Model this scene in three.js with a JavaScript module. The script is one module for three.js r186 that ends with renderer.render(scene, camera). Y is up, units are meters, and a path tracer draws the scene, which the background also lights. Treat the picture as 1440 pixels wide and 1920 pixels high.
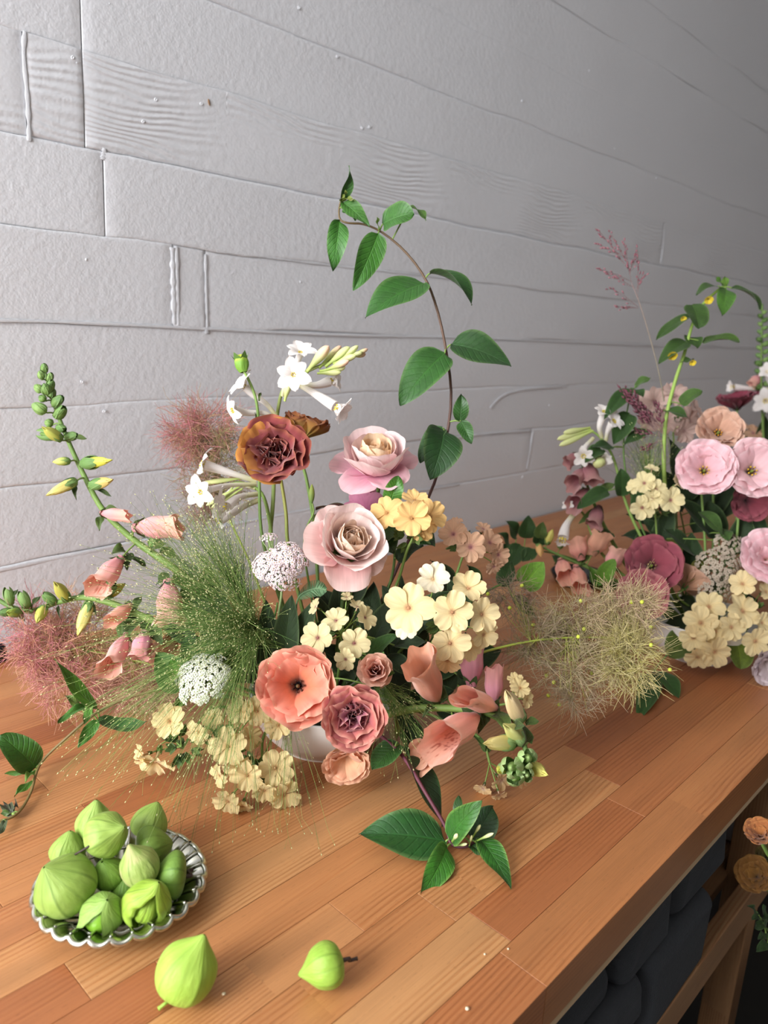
import * as THREE from 'three';
import { mergeGeometries } from 'three/addons/utils/BufferGeometryUtils.js';
import { RoundedBoxGeometry } from 'three/addons/geometries/RoundedBoxGeometry.js';
import { RectAreaLightUniformsLib } from 'three/addons/lights/RectAreaLightUniformsLib.js';

// ---------- camera, sky, daylight, exposure ----------
const scene = new THREE.Scene();
const camera = new THREE.PerspectiveCamera(67.27, 1440 / 1920, 0.02, 60);
const EYE = new THREE.Vector3(0, 1.35, 1.0);
const CR = new THREE.Vector3(0.69224612, 0.05337314, 0.71968508);   // to the right of the camera
const CU = new THREE.Vector3(0.13746732, 0.96924863, -0.20410741);  // up
const CB = new THREE.Vector3(-0.70844763, 0.24022574, 0.66362154);  // back, towards the camera
camera.position.copy(EYE);
camera.up.copy(CU);
camera.lookAt(EYE.clone().sub(CB));
camera.focus = 0.73;
camera.userData.fStop = 6.2;
scene.background = new THREE.Color(0.75, 0.86, 1.0);                 // overcast sky outside the window
RectAreaLightUniformsLib.init();
const WINDOW = { x: -1.55, y0: 1.05, y1: 2.75, z0: 0.03, z1: 1.05 };  // opening in the left wall
const daylight = new THREE.RectAreaLight(new THREE.Color(0.95, 0.975, 1.0), 21.5, WINDOW.z1 - WINDOW.z0 - 0.1, WINDOW.y1 - WINDOW.y0 - 0.1);
daylight.position.set(WINDOW.x + 0.02, (WINDOW.y0 + WINDOW.y1) / 2, (WINDOW.z0 + WINDOW.z1) / 2);
daylight.lookAt(daylight.position.x + 1, daylight.position.y, daylight.position.z);
daylight.castShadow = true;
scene.add(daylight);
const renderer = new THREE.WebGLRenderer({ antialias: true });
renderer.toneMapping = THREE.LinearToneMapping;
renderer.toneMappingExposure = 1.0;
renderer.shadowMap.enabled = true;

// ---------- small tools ----------
const V = (x, y, z) => new THREE.Vector3(x, y, z);
const lerp = (a, b, t) => a + (b - a) * t;
const clamp = (x, a = 0, b = 1) => Math.min(b, Math.max(a, x));
const smooth = (a, b, x) => { const t = clamp((x - a) / (b - a)); return t * t * (3 - 2 * t); };
function random(seed) {
  let a = seed >>> 0;
  return () => { a = (a + 0x6D2B79F5) | 0; let t = Math.imul(a ^ (a >>> 15), 1 | a); t = (t + Math.imul(t ^ (t >>> 7), 61 | t)) ^ t; return ((t ^ (t >>> 14)) >>> 0) / 4294967296; };
}
const rnd = random(20240611);
const rr = (a, b) => a + (b - a) * rnd();
const hash = (x, y, z = 0) => { let h = Math.imul(x, 374761393) ^ Math.imul(y, 668265263) ^ Math.imul(z, 2147483647 - 1274126177); h = Math.imul(h ^ (h >>> 13), 1274126177); return ((h ^ (h >>> 16)) >>> 0) / 4294967296; };
function noise(x, y, per = 0, seed = 0) {                             // value noise 0..1, optionally periodic
  const xi = Math.floor(x), yi = Math.floor(y), fx = x - xi, fy = y - yi;
  const m = (a) => per ? ((a % per) + per) % per : a;
  const sx = fx * fx * (3 - 2 * fx), sy = fy * fy * (3 - 2 * fy);
  const a = hash(m(xi), m(yi), seed), b = hash(m(xi + 1), m(yi), seed), c = hash(m(xi), m(yi + 1), seed), d = hash(m(xi + 1), m(yi + 1), seed);
  return lerp(lerp(a, b, sx), lerp(c, d, sx), sy);
}
const col = (h) => { const c = new THREE.Color(h); return [c.r, c.g, c.b]; };
const mixc = (a, b, t) => [lerp(a[0], b[0], t), lerp(a[1], b[1], t), lerp(a[2], b[2], t)];
// a point of the place: the line of sight of a photograph pixel, at a distance z from the back wall / at a height y
function sight(px, py) { return CR.clone().multiplyScalar(px - 720).addScaledVector(CU, 960 - py).addScaledVector(CB, -1443); }
function at(px, py, z) { const d = sight(px, py); return EYE.clone().addScaledVector(d, (z - EYE.z) / d.z); }
function onPlane(px, py, y) { const d = sight(px, py); return EYE.clone().addScaledVector(d, (y - EYE.y) / d.y); }
const metresPerPixel = (p) => -p.clone().sub(EYE).dot(CB) / 1443;
const face = (a, b, c) => CR.clone().multiplyScalar(a).addScaledVector(CU, b).addScaledVector(CB, c).normalize();

const taken = {};
function numbered(name) { const n = taken[name] = (taken[name] ?? -1) + 1; return n ? name + '_' + String(n).padStart(3, '0') : name; }
function thing(name, label, category, p = V(0, 0, 0), group) {
  const o = new THREE.Group(); o.name = numbered(name); o.position.copy(p); scene.add(o);
  o.userData = { label, category }; if (group) o.userData.group = group;
  return o;
}
function structure(name, parent = scene) { const o = new THREE.Group(); o.name = name; o.userData.kind = 'structure'; parent.add(o); return o; }
function part(name, geo, mat, parent, label) {
  const m = new THREE.Mesh(geo, mat); m.castShadow = m.receiveShadow = true;
  m.name = parent === scene ? numbered(name) : name; parent.add(m); if (label) m.userData.label = label;
  return m;
}
const aim = (o, dir, spin = 0) => { o.quaternion.setFromUnitVectors(V(0, 1, 0), dir.clone().normalize()); if (spin) o.rotateY(spin); return o; };

// grid surface: fn(u, v, out) with u, v in 0..1; colour(u, v) -> linear rgb
function grid(nu, nv, fn, colour, wrap = false) {
  const pos = [], uv = [], cl = [], idx = [], p = V(0, 0, 0);
  for (let j = 0; j <= nv; j++) for (let i = 0; i <= nu; i++) {
    const u = i / nu, v = j / nv; fn(u, v, p); pos.push(p.x, p.y, p.z); uv.push(u, v);
    const c = colour ? colour(u, v) : [1, 1, 1]; cl.push(c[0], c[1], c[2]);
  }
  for (let j = 0; j < nv; j++) for (let i = 0; i < nu; i++) { const a = j * (nu + 1) + i, b = a + 1, c = a + nu + 1, d = c + 1; idx.push(a, b, c, b, d, c); }
  const g = new THREE.BufferGeometry();
  g.setAttribute('position', new THREE.Float32BufferAttribute(pos, 3));
  g.setAttribute('uv', new THREE.Float32BufferAttribute(uv, 2));
  g.setAttribute('color', new THREE.Float32BufferAttribute(cl, 3));
  g.setIndex(idx); g.computeVertexNormals();
  if (wrap) {
    const n = g.attributes.normal, a = V(0, 0, 0), b = V(0, 0, 0);
    for (let j = 0; j <= nv; j++) { const i0 = j * (nu + 1), i1 = i0 + nu; a.fromBufferAttribute(n, i0); b.fromBufferAttribute(n, i1); a.add(b).normalize(); n.setXYZ(i0, a.x, a.y, a.z); n.setXYZ(i1, a.x, a.y, a.z); }
  }
  return g;
}
function painted(g, c) {                                              // one colour on a built-in geometry, so that it merges with grids
  const n = g.attributes.position.count, a = new Float32Array(n * 3);
  for (let i = 0; i < n; i++) a.set(c, i * 3);
  g.setAttribute('color', new THREE.BufferAttribute(a, 3)); return g;
}
function join(list) {
  list = list.map((g) => { if (!g.index) { const n = g.attributes.position.count; g.setIndex([...Array(n).keys()]); } return g; });
  return list.length === 1 ? list[0] : mergeGeometries(list);
}
const moved = (g, p, q, s) => { const m = new THREE.Matrix4().compose(p || V(0, 0, 0), q || new THREE.Quaternion(), s ? (s.isVector3 ? s : V(s, s, s)) : V(1, 1, 1)); return g.clone().applyMatrix4(m); };
// tube along points with radii (number, or function of 0..1)
function tube(points, radius, seg = 24, sides = 8, colour, cap = true) {
  const curve = points.length > 1 && points.isCurve !== true ? new THREE.CatmullRomCurve3(points, false, 'centripetal') : points;
  const fr = curve.computeFrenetFrames(seg, false), P = [];
  for (let j = 0; j <= seg; j++) P.push(curve.getPoint(j / seg));
  const rad = typeof radius === 'function' ? radius : () => radius, e = cap ? 1 : 0;
  // frames at even parameter values
  const T = P.map((_, j) => curve.getTangent(j / seg)); let N = fr.normals[0].clone(); const Ns = [], Bs = [];
  for (let j = 0; j <= seg; j++) { N = N.clone().addScaledVector(T[j], -N.dot(T[j])).normalize(); Ns.push(N); Bs.push(T[j].clone().cross(N)); }
  return grid(sides, seg + 2 * e, (u, v, o) => {
    const k = Math.round(v * (seg + 2 * e)) - e, j = clamp(k, 0, seg), r = k < 0 || k > seg ? 0 : rad(j / seg), a = u * 2 * Math.PI;
    o.copy(P[j]).addScaledVector(Ns[j], Math.cos(a) * r).addScaledVector(Bs[j], Math.sin(a) * r);
  }, colour && ((u, v) => colour(v, u)), true);
}
const sub = (list, o) => list.map((p) => p.clone().sub(o));

// ---------- textures ----------
function texture(w, h, fn, srgb = false) {
  const d = new Uint8Array(w * h * 4);
  for (let y = 0; y < h; y++) for (let x = 0; x < w; x++) { const c = fn(x / w, y / h, x, y), k = (y * w + x) * 4; if (typeof c === 'number') d[k] = d[k + 1] = d[k + 2] = clamp(c) * 255; else { d[k] = clamp(c[0]) * 255; d[k + 1] = clamp(c[1]) * 255; d[k + 2] = clamp(c[2]) * 255; } d[k + 3] = 255; }
  const t = new THREE.DataTexture(d, w, h); t.wrapS = t.wrapT = THREE.RepeatWrapping; t.magFilter = THREE.LinearFilter; t.minFilter = THREE.LinearMipmapLinearFilter; t.generateMipmaps = true;
  if (srgb) t.colorSpace = THREE.SRGBColorSpace; t.needsUpdate = true; return t;
}
const fbm = (x, y, per, seed, oct = 4) => { let s = 0, a = 0.5, n = 0; for (let o = 0; o < oct; o++) { s += a * noise(x, y, per, seed + o); n += a; a *= 0.5; x *= 2; y *= 2; if (per) per *= 2; } return s / n; };
// wood: 0.5 m long (u) by 0.08 m across (v)
const woodHeight = (u, v, seed) => {
  const warp = 0.9 * fbm(u * 3, v * 2, 0, seed, 3) + 2.6 * noise(u * 1.1 + 7, v * 0.9, 0, seed + 9);
  const ring = v * 20 + warp * 3.1, line = Math.pow(0.5 + 0.5 * Math.sin(ring * 2 * Math.PI * 0.9), 2) * smooth(0.3, 0.65, fbm(u * 1.3 + 3, v * 3, 0, seed + 21, 2));
  const fine = noise(u * 14, v * 330, 0, seed + 3) * 0.6 + noise(u * 40, v * 420, 0, seed + 4) * 0.4;
  return { line, fine, broad: fbm(u * 2.5, v * 5, 0, seed + 5, 3) };
};
function woodPair(seed) {
  const W = 1024, H = 384, col_ = texture(W, H, (u, v) => {
    const { line, fine, broad } = woodHeight(u, v, seed), k = 1.02 - 0.15 * line * (0.4 + 0.6 * fine) - 0.15 * (fine - 0.5) - 0.2 * (broad - 0.5);
    const fleck = noise(u * 60, v * 300, 0, seed + 12) > 0.93 ? 0.86 : 1;
    return [k * 0.94 * fleck, k * 0.9 * (1 - 0.05 * line) * fleck, k * 0.86 * (1 - 0.1 * line) * fleck];
  }, true);
  const bump = texture(W, H, (u, v) => { const { line, fine } = woodHeight(u, v, seed); return 0.6 - 0.25 * line * fine - 0.25 * fine; });
  return [col_, bump];
}
const WOOD = [woodPair(3), woodPair(57)];
// painted masonry: rolled paint, dabs and pits, 0.4 m square
const paintBump = texture(1024, 1024, (u, v) => {
  let h = 0.42 * fbm(u * 60, v * 60, 60, 2, 4) + 0.16 * fbm(u * 9, v * 9, 9, 31, 3) + 0.12 * noise(u * 200, v * 200, 200, 5);
  return h;
});
const grainBump = texture(1024, 512, (u, v) => {                       // raised grain of form boards under the paint
  const w = 1.6 * fbm(u * 3, v * 3, 3, 71, 3), r = Math.sin((v * 46 + w * 7) * 2 * Math.PI * 0.5);
  const m = smooth(0.36, 0.62, fbm(u * 3 + 1, v * 2, 0, 87, 2));
  return 0.45 + 0.3 * r * m + 0.3 * (fbm(u * 40, v * 20, 40, 2, 4) - 0.5) + 0.08 * noise(u * 200, v * 100, 200, 5);
});
const leafBump = texture(256, 512, (u, v) => {
  const x = Math.abs(u - 0.5) * 2, s = v * 9 - x * 2.2, side = Math.exp(-Math.pow((s - Math.round(s)) / 0.09, 2)) * smooth(0.02, 0.1, x);
  return 0.62 - 0.3 * Math.exp(-Math.pow(x / 0.045, 2)) - 0.2 * side + 0.16 * (fbm(u * 16, v * 32, 0, 8, 3) - 0.5);
});
const leafMap = texture(256, 512, (u, v) => {
  const x = Math.abs(u - 0.5) * 2, s = v * 9 - x * 2.2, side = Math.exp(-Math.pow((s - Math.round(s)) / 0.07, 2)) * (1 - x) * 0.25, mid = Math.exp(-Math.pow(x / 0.035, 2)) * (1 - 0.5 * v);
  const k = 0.8 + 0.2 * fbm(u * 9, v * 18, 0, 18, 3), m = clamp(mid + side * 0.5);
  return [lerp(k * 0.92, 1.0, m), lerp(k * 0.95, 1.0, m), lerp(k * 0.9, 0.98, m)];
}, true);
const petalMap = texture(256, 256, (u, v) => { const k = 0.95 + 0.05 * (fbm(u * 22 + 2 * (u - 0.5) * v, v * 2.2, 0, 4, 3) - 0.5) * 2; return [k + 0.02, k, k]; }, true);
const petalBump = texture(256, 256, (u, v) => 0.5 + 0.5 * (fbm(u * 18, v * 2.4, 0, 4, 3) - 0.5));
const huskMap = texture(512, 256, (u, v) => {
  const k = 0.95 + 0.1 * (fbm(u * 24, v * 5, 0, 33, 4) - 0.5), d = 1;
  return [k * d, k * d * 1.0, k * d * 0.98];
}, true);
const huskBump = texture(512, 256, (u, v) => fbm(u * 44, v * 7, 0, 33, 4));

// ---------- materials ----------
const petalMat = new THREE.MeshPhysicalMaterial({ vertexColors: true, map: petalMap, bumpMap: petalBump, bumpScale: 0.0003, roughness: 1, transmission: 0.3, thickness: 0, sheen: 0.25, sheenRoughness: 0.6, side: THREE.DoubleSide });
const leafMat = new THREE.MeshPhysicalMaterial({ vertexColors: true, map: leafMap, bumpMap: leafBump, bumpScale: 0.0018, roughness: 0.62, clearcoat: 0.35, clearcoatRoughness: 0.38, transmission: 0.12, thickness: 0, side: THREE.DoubleSide });
const softLeafMat = new THREE.MeshPhysicalMaterial({ vertexColors: true, map: leafMap, bumpMap: leafBump, bumpScale: 0.0008, roughness: 0.8, transmission: 0.2, thickness: 0, side: THREE.DoubleSide });
const stemMat = new THREE.MeshStandardMaterial({ vertexColors: true, roughness: 0.6 });
const budMat = new THREE.MeshPhysicalMaterial({ vertexColors: true, roughness: 0.65, bumpMap: petalBump, bumpScale: 0.0008, side: THREE.DoubleSide });
const hairMat = new THREE.MeshStandardMaterial({ vertexColors: true, roughness: 0.8, side: THREE.DoubleSide });
const huskMat = new THREE.MeshPhysicalMaterial({ vertexColors: true, map: huskMap, bumpMap: huskBump, bumpScale: 0.0005, roughness: 0.6, transmission: 0.1, thickness: 0, side: THREE.DoubleSide });
const fruitMat = new THREE.MeshPhysicalMaterial({ vertexColors: true, roughness: 0.35, clearcoat: 0.4, clearcoatRoughness: 0.25 });
const ceramicMat = new THREE.MeshPhysicalMaterial({ color: 0xe9e5df, roughness: 0.42, clearcoat: 0.4, clearcoatRoughness: 0.3, side: THREE.DoubleSide });
// ---------- room ----------
const wallPaint = new THREE.MeshStandardMaterial({ color: 0xdddee2, roughness: 0.55, bumpMap: paintBump, bumpScale: 0.0009 });
const wallGrain = new THREE.MeshStandardMaterial({ color: 0xdddee2, roughness: 0.55, bumpMap: grainBump, bumpScale: 0.0013 });
const jointPaint = new THREE.MeshStandardMaterial({ color: 0xcdcecf, roughness: 0.7 });
const roomPaint = new THREE.MeshStandardMaterial({ color: 0xcfccc8, roughness: 0.9 });
const darkFloor = new THREE.MeshStandardMaterial({ color: 0x2a2724, roughness: 0.85, bumpMap: paintBump, bumpScale: 0.001 });
const box = (w, h, d, x, y, z) => { const g = new THREE.BoxGeometry(w, h, d); g.translate(x, y, z); return g; };
function slab(name, w, h, d, x, y, z, mat) { const m = part(name, box(w, h, d, 0, 0, 0), mat, scene); m.position.set(x, y, z); m.userData.kind = 'structure'; return m; }
const XL = WINDOW.x, XR = 5.2, ZF = 3.4, H = 2.95;
slab('floor', XR - XL + 0.4, 0.1, ZF + 0.5, (XL + XR) / 2, -0.05, ZF / 2 - 0.05, darkFloor);
slab('ceiling', XR - XL + 0.4, 0.1, ZF + 0.5, (XL + XR) / 2, H + 0.05, ZF / 2 - 0.05, roomPaint);
slab('wall_right', 0.2, H, ZF + 0.4, XR + 0.1, H / 2, ZF / 2, roomPaint);
slab('wall_front', XR - XL + 0.4, H, 0.2, (XL + XR) / 2, H / 2, ZF + 0.1, roomPaint);
{ // left wall, in four pieces round its window
  const w = WINDOW, g = join([box(0.2, w.y0, ZF + 0.4, 0, w.y0 / 2, ZF / 2), box(0.2, H - w.y1, ZF + 0.4, 0, (H + w.y1) / 2, ZF / 2), box(0.2, w.y1 - w.y0, w.z0 + 0.2, 0, (w.y0 + w.y1) / 2, (w.z0 - 0.2) / 2), box(0.2, w.y1 - w.y0, ZF + 0.2 - w.z1, 0, (w.y0 + w.y1) / 2, (ZF + 0.2 + w.z1) / 2)]);
  const m = part('wall_left', g, roomPaint, scene); m.position.set(XL - 0.1, 0, 0); m.userData.kind = 'structure';
  const win = structure('window_1', scene); win.position.set(XL - 0.1, 0, 0);
  const fm = new THREE.MeshStandardMaterial({ color: 0xe8e6e2, roughness: 0.6 }), zc = (w.z0 + w.z1) / 2, yc = (w.y0 + w.y1) / 2, dz = w.z1 - w.z0, dy = w.y1 - w.y0, f = 0.05;
  part('window_frame', join([box(0.06, f, dz, 0, w.y0 + f / 2, zc), box(0.06, f, dz, 0, w.y1 - f / 2, zc), box(0.06, dy, f, 0, yc, w.z0 + f / 2), box(0.06, dy, f, 0, yc, w.z1 - f / 2)]), fm, win);
  part('window_glass', box(0.006, dy - 2 * f, dz - 2 * f, 0, yc, zc), new THREE.MeshPhysicalMaterial({ color: 0xffffff, transmission: 1, roughness: 0, thickness: 0 }), win);
}
// ---------- back wall: painted boards, each with its own edges ----------
{
  const wall = structure('wall_back');
  part('backing', box(XR - XL + 0.4, H, 0.2, (XL + XR) / 2, H / 2, -0.108), jointPaint, wall);
  // one board: a grid with eased, slightly wavering edges; its face lies at z = depth
  const SEAM = { 1.018: 0.7, 1.12: 0.8, 1.221: 0.6, 1.326: 0.7, 1.436: 0.45, 1.541: 1.7, 1.65: 0.3, 1.757: 1.1, 1.88: 0.2, 2: 0.4 };
  const board = (x0, x1, y0, y1, depth, tilt, seed, grain) => {
    const sLo = SEAM[y0] ?? 0.3, sHi = SEAM[y1] ?? 0.3;
    const nx = Math.max(6, Math.round((x1 - x0) / 0.018)), rows = [0, 0.006, 0.02, 0.05, 0.25, 0.5, 0.75, 0.95, 0.98, 0.994, 1];
    const g = grid(nx + 4, rows.length - 1, (u, v, o) => {
      const k = Math.round(u * (nx + 4)), r = rows[Math.round(v * (rows.length - 1))];
      const ex = k === 0 ? 0 : k === 1 ? 0.0012 : k === nx + 3 ? x1 - x0 - 0.0012 : k === nx + 4 ? x1 - x0 : (k - 1) / (nx + 2) * (x1 - x0);
      const wob = (e) => (noise(o.x * 7, e * 50, 0, 5) - 0.5) * 0.006 + (noise(o.x * 40, e * 50, 0, 9) - 0.5) * 0.0016;
      o.x = x0 + ex; const lo = y0 + wob(Math.round(y0 * 1000)), hi = y1 + wob(Math.round(y1 * 1000));
      o.y = lerp(lo, hi, r);
      const dy = r < 0.5 ? r * (y1 - y0) : (1 - r) * (y1 - y0), dEnd = Math.min(ex, x1 - x0 - ex), sv = (r < 0.5 ? sLo : sHi) * (0.6 + 0.8 * noise(o.x * 3, r < 0.5 ? y0 * 40 : y1 * 40, 0, 13));
      o.z = depth + tilt * (r - 0.5) - Math.max(0.0021 * sv * Math.exp(-dy / 0.0009), 0.002 * Math.exp(-dEnd / 0.0009)) + (noise(o.x * 6, r * 2, 0, seed + 8) - 0.5) * 0.0014;
    });
    const p = g.attributes.position, t = g.attributes.uv, s = grain ? [0.5, 0.22] : [0.4, 0.4], ou = hash(seed, 5), ov = hash(seed, 6);
    for (let i = 0; i < p.count; i++) t.setXY(i, p.getX(i) / s[0] + (grain === 2 ? 0 : ou), p.getY(i) / s[1] + (grain === 2 ? 0 : ov));
    return g;
  };
  const Y = [0.1, 0.22, 0.33, 0.44, 0.55, 0.66, 0.77, 0.89, 1.018, 1.12, 1.221, 1.326, 1.436, 1.541, 1.65, 1.757, 1.88, 2.0, 2.11, 2.22, 2.33, 2.45, 2.56, 2.68, 2.8, 2.93];
  const J = { 0.89: [-0.4, 0.9, 2.5], 1.018: [-0.6, 1.566, 3.4], 1.12: [-0.2, 3.1], 1.221: [-0.7, 0.15, 3.9], 1.326: [-0.4, 0.607, 0.661, 3.6], 1.436: [-0.9, 0.509, 3.2], 1.541: [-0.5, 0.416, 0.486, 2.122, 3.6], 1.65: [0.0, 0.487, 3.9], 1.757: [-0.8, 0.35, 3.7] };
  const G = { 1.541: 1, 1.326: 0, 1.436: 0 };
  let seed = 11;
  for (let i = 0; i < Y.length - 1; i++) {
    const y0 = Y[i], y1 = Y[i + 1], xs = [XL, ...(J[y0] || [-0.6 + hash(i, 3), 3.4 + hash(i, 9)]), XR];
    for (let k = 0; k < xs.length - 1; k++) {
      seed += 7;
      const b = part('board', board(xs[k] + 0.0003, xs[k + 1] - 0.0003, y0, y1, (hash(seed, 1) - 0.5) * (y0 > 1.6 ? 0.0012 : 0.0022), (hash(seed, 2) - 0.5) * (y0 > 1.6 ? 0.001 : 0.002), seed, G[y0] && xs[k] < 2.2 ? 1 : 0), G[y0] && xs[k] < 2.2 ? wallGrain : wallPaint, wall);
      if (k + i * 10 === 0) b.userData.label = 'white painted wall board';
    }
  }
  // ridges of paint and filler standing on the joints
  const bead = (pts, r, sq = 0.24) => { const g = tube(pts.map((p) => V(p[0], p[1], 0)), (t) => r * (0.75 + 0.8 * noise(t * 14, r * 900, 0, 3)), 60, 8); g.scale(1, 1, sq); g.translate(0, 0, 0.0006); return g; };
  const beads = [[[[0.4165, 1.535], [0.417, 1.58], [0.4155, 1.63], [0.418, 1.652]], 0.0022], [[[0.6085, 1.33], [0.6075, 1.38], [0.6065, 1.434]], 0.0034], [[[0.6145, 1.328], [0.614, 1.38], [0.613, 1.436]], 0.0026], [[[0.6635, 1.326], [0.6615, 1.38], [0.6605, 1.43]], 0.0019],
    [[[0.3, 1.325], [0.45, 1.327], [0.6, 1.326], [0.9, 1.323], [1.3, 1.326], [1.9, 1.325], [2.6, 1.324]], 0.0019], [[[2.13, 1.551], [2.127, 1.6], [2.121, 1.648]], 0.003], [[[1.572, 1.113], [1.566, 1.07], [1.56, 1.024]], 0.002],
    [[[1.391, 1.178], [1.41, 1.192], [1.44, 1.205], [1.52, 1.215], [1.7, 1.219]], 0.002], [[[1.21, 1.12], [1.4, 1.121], [1.56, 1.117]], 0.002], [[[0.33, 1.012], [0.5, 1.016], [0.7, 1.017], [0.9, 1.02], [1.3, 1.017]], 0.0022], [[[0.66, 1.452], [0.75, 1.459], [0.87, 1.461]], 0.0014], [[[0.68, 1.436], [0.95, 1.436], [1.35, 1.439]], 0.0014], [[[0.508, 1.53], [0.5095, 1.536], [0.511, 1.544]], 0.003], [[[0.662, 1.318], [0.6625, 1.322], [0.661, 1.327]], 0.003]];
  for (const [pts, r] of beads) part('filler_ridge', bead(pts, r), wallPaint, wall);
  // nail heads, paint nibs and one chip
  const nibs = [];
  for (let i = 0; i < 90; i++) { const x = 0.3 + 2.8 * hash(i, 71), y = 0.95 + 1.25 * hash(i, 72), s = 0.0006 + 0.0016 * hash(i, 73) ** 4; const g = new THREE.IcosahedronGeometry(1, 1); g.scale(s * (0.7 + hash(i, 74)), s * (0.7 + hash(i, 75)), s * 0.6); g.translate(x, y, 0.0004); nibs.push(g); }
  for (const [px, py] of [[195, 771], [153, 716], [136, 108], [292, 187], [377, 195], [678, 240], [692, 238], [560, 15], [632, 106], [268, 228]]) { const p = at(px, py, 0); const g = new THREE.TorusGeometry(0.0018, 0.0008, 6, 14); g.scale(1, 0.8, 0.8); g.rotateZ(px); g.translate(p.x, p.y, 0.0008); const n = new THREE.IcosahedronGeometry(0.001, 1); n.translate(p.x + 0.001, p.y, 0.001); g.deleteAttribute('uv'); n.deleteAttribute('uv'); nibs.push(join([g, n])); }
  const pn = join(nibs.map((g) => { g.deleteAttribute('uv'); return g; })); const nb = part('paint_nibs', pn, wallPaint, wall); nb.userData.kind = 'stuff';
  { const p = at(391, 192, 0), g = new THREE.IcosahedronGeometry(0.0024, 1); g.scale(0.7, 1.9, 0.35); g.rotateZ(0.25); part('bare_chip', g.translate(p.x, p.y, 0.0012), new THREE.MeshStandardMaterial({ color: 0x8a6a4c, roughness: 0.9 }), wall, 'brown chip in the paint'); }
}
// ---------- workbench ----------
const TOP = 0.9, Z0 = 0.0085, Z1 = 0.79, THICK = 0.043;
{
  const bench = thing('workbench', 'long butcher block workbench of honey brown wooden staves against the white wall', 'workbench', V(0, 0, 0));
  const tones = ['#b67d51', '#ad7247', '#bf8b5c', '#a66a41', '#ba8354', '#b1794c', '#9e633c', '#c09162'].map(col);
  const mats = []; WOOD.forEach(([m, b]) => tones.forEach((t) => mats.push(new THREE.MeshPhysicalMaterial({ color: new THREE.Color(...t), map: m, bumpMap: b, bumpScale: 0.0003, roughness: 0.46, clearcoat: 0.12, clearcoatRoughness: 0.4 }))));
  const pick = random(99), rows = 19, w = (Z1 - Z0) / rows, X0 = -1.1, X1 = 3.6;
  const ends = { 18: [[-0.3, 1], [0.42, 5], [1.4, 0]], 17: [[0.2, 7], [0.435, 3], [0.66, 1], [1.05, 4]], 16: [[0.1, 4], [0.42, 2], [0.69, 3], [1.2, 5]], 15: [[0.05, 2], [0.36, 4], [0.716, 6], [1.1, 0]], 7: [[0.1, 4], [0.262, 2], [0.7, 0], [1.2, 3]], 6: [[0.0, 0], [0.39, 4], [0.8, 7]] };
  for (let r = 0; r < rows; r++) {
    const z = Z0 + w * (r + 0.5), list = [];
    let cuts = ends[r];
    if (!cuts) { cuts = []; let x = X0 + 0.2 + 0.5 * pick(); while (x < X1 - 0.2) { cuts.push([x, Math.floor(pick() * 8)]); x += 0.32 + 0.4 * pick(); } }
    else { let x = cuts[cuts.length - 1][0] + 0.4; while (x < X1 - 0.2) { cuts.push([x, Math.floor(pick() * 8)]); x += 0.32 + 0.4 * pick(); } }
    let x = X0, tone = Math.floor(pick() * 8);
    for (const [c, t] of [...cuts, [X1, 0]]) {
      const L = c - x, g = new RoundedBoxGeometry(L - 0.0003, THICK, w - 0.00025, 1, 0.0004), p = g.attributes.position, n = g.attributes.normal, uv = g.attributes.uv, ou = pick(), ov = pick();
      if (r === rows - 1) for (let i = 0; i < p.count; i++) if (p.getZ(i) > w / 2 - 0.003 && p.getY(i) > THICK / 2 - 0.002) { p.setY(i, p.getY(i) - 0.001); }
      for (let i = 0; i < p.count; i++) { const across = Math.abs(n.getZ(i)) > 0.6 ? p.getY(i) : p.getZ(i); uv.setXY(i, p.getX(i) / 0.5 + ou, across / 0.085 + ov); }
      const m = part('stave', g, mats[(pick() < 0.5 ? 8 : 0) + tone], bench); m.position.set(x + L / 2, TOP - THICK / 2 - 0.0002 * pick(), z);
      x = c; tone = t;
    }
  }
  const pine = new THREE.MeshStandardMaterial({ color: 0x94714f, map: WOOD[0][0], bumpMap: WOOD[0][1], bumpScale: 0.0004, roughness: 0.7 });
  const long = (w_, h, d) => { const g = new RoundedBoxGeometry(w_, h, d, 1, 0.002), p = g.attributes.position, uv = g.attributes.uv; for (let i = 0; i < p.count; i++) uv.setXY(i, (w_ > h ? p.getX(i) : p.getY(i)) / 0.5, (w_ > h ? p.getY(i) : p.getX(i)) / 0.085 + p.getZ(i) * 11); return g; };
  const put = (name, g, x, y, z, rx = 0, rz = 0, m = pine) => { const o = part(name, g, m, bench); o.position.set(x, y, z); o.rotation.set(rx, 0, rz); return o; };
  const yb = TOP - THICK;
  put('apron', long(4.5, 0.013, 0.022), 1.3, yb - 0.0067, 0.777, 0, 0, new THREE.MeshStandardMaterial({ color: 0xd9c3a0, map: WOOD[1][0], roughness: 0.7 }));
  put('apron', long(4.5, 0.06, 0.02), 1.3, yb - 0.031, 0.03);
  for (const x of [0.44, 1.03, 2.3, -0.9]) { put('leg', long(0.04, yb - 0.016, 0.04), x, (yb - 0.016) / 2, 0.755); put('leg', long(0.04, yb - 0.065, 0.04), x, (yb - 0.065) / 2, 0.06); }
  put('rail', long(4.4, 0.05, 0.02), 1.3, 0.63, 0.772);
  put('shelf', long(4.4, 0.018, 0.66), 1.3, 0.631, 0.41);
}
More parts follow.
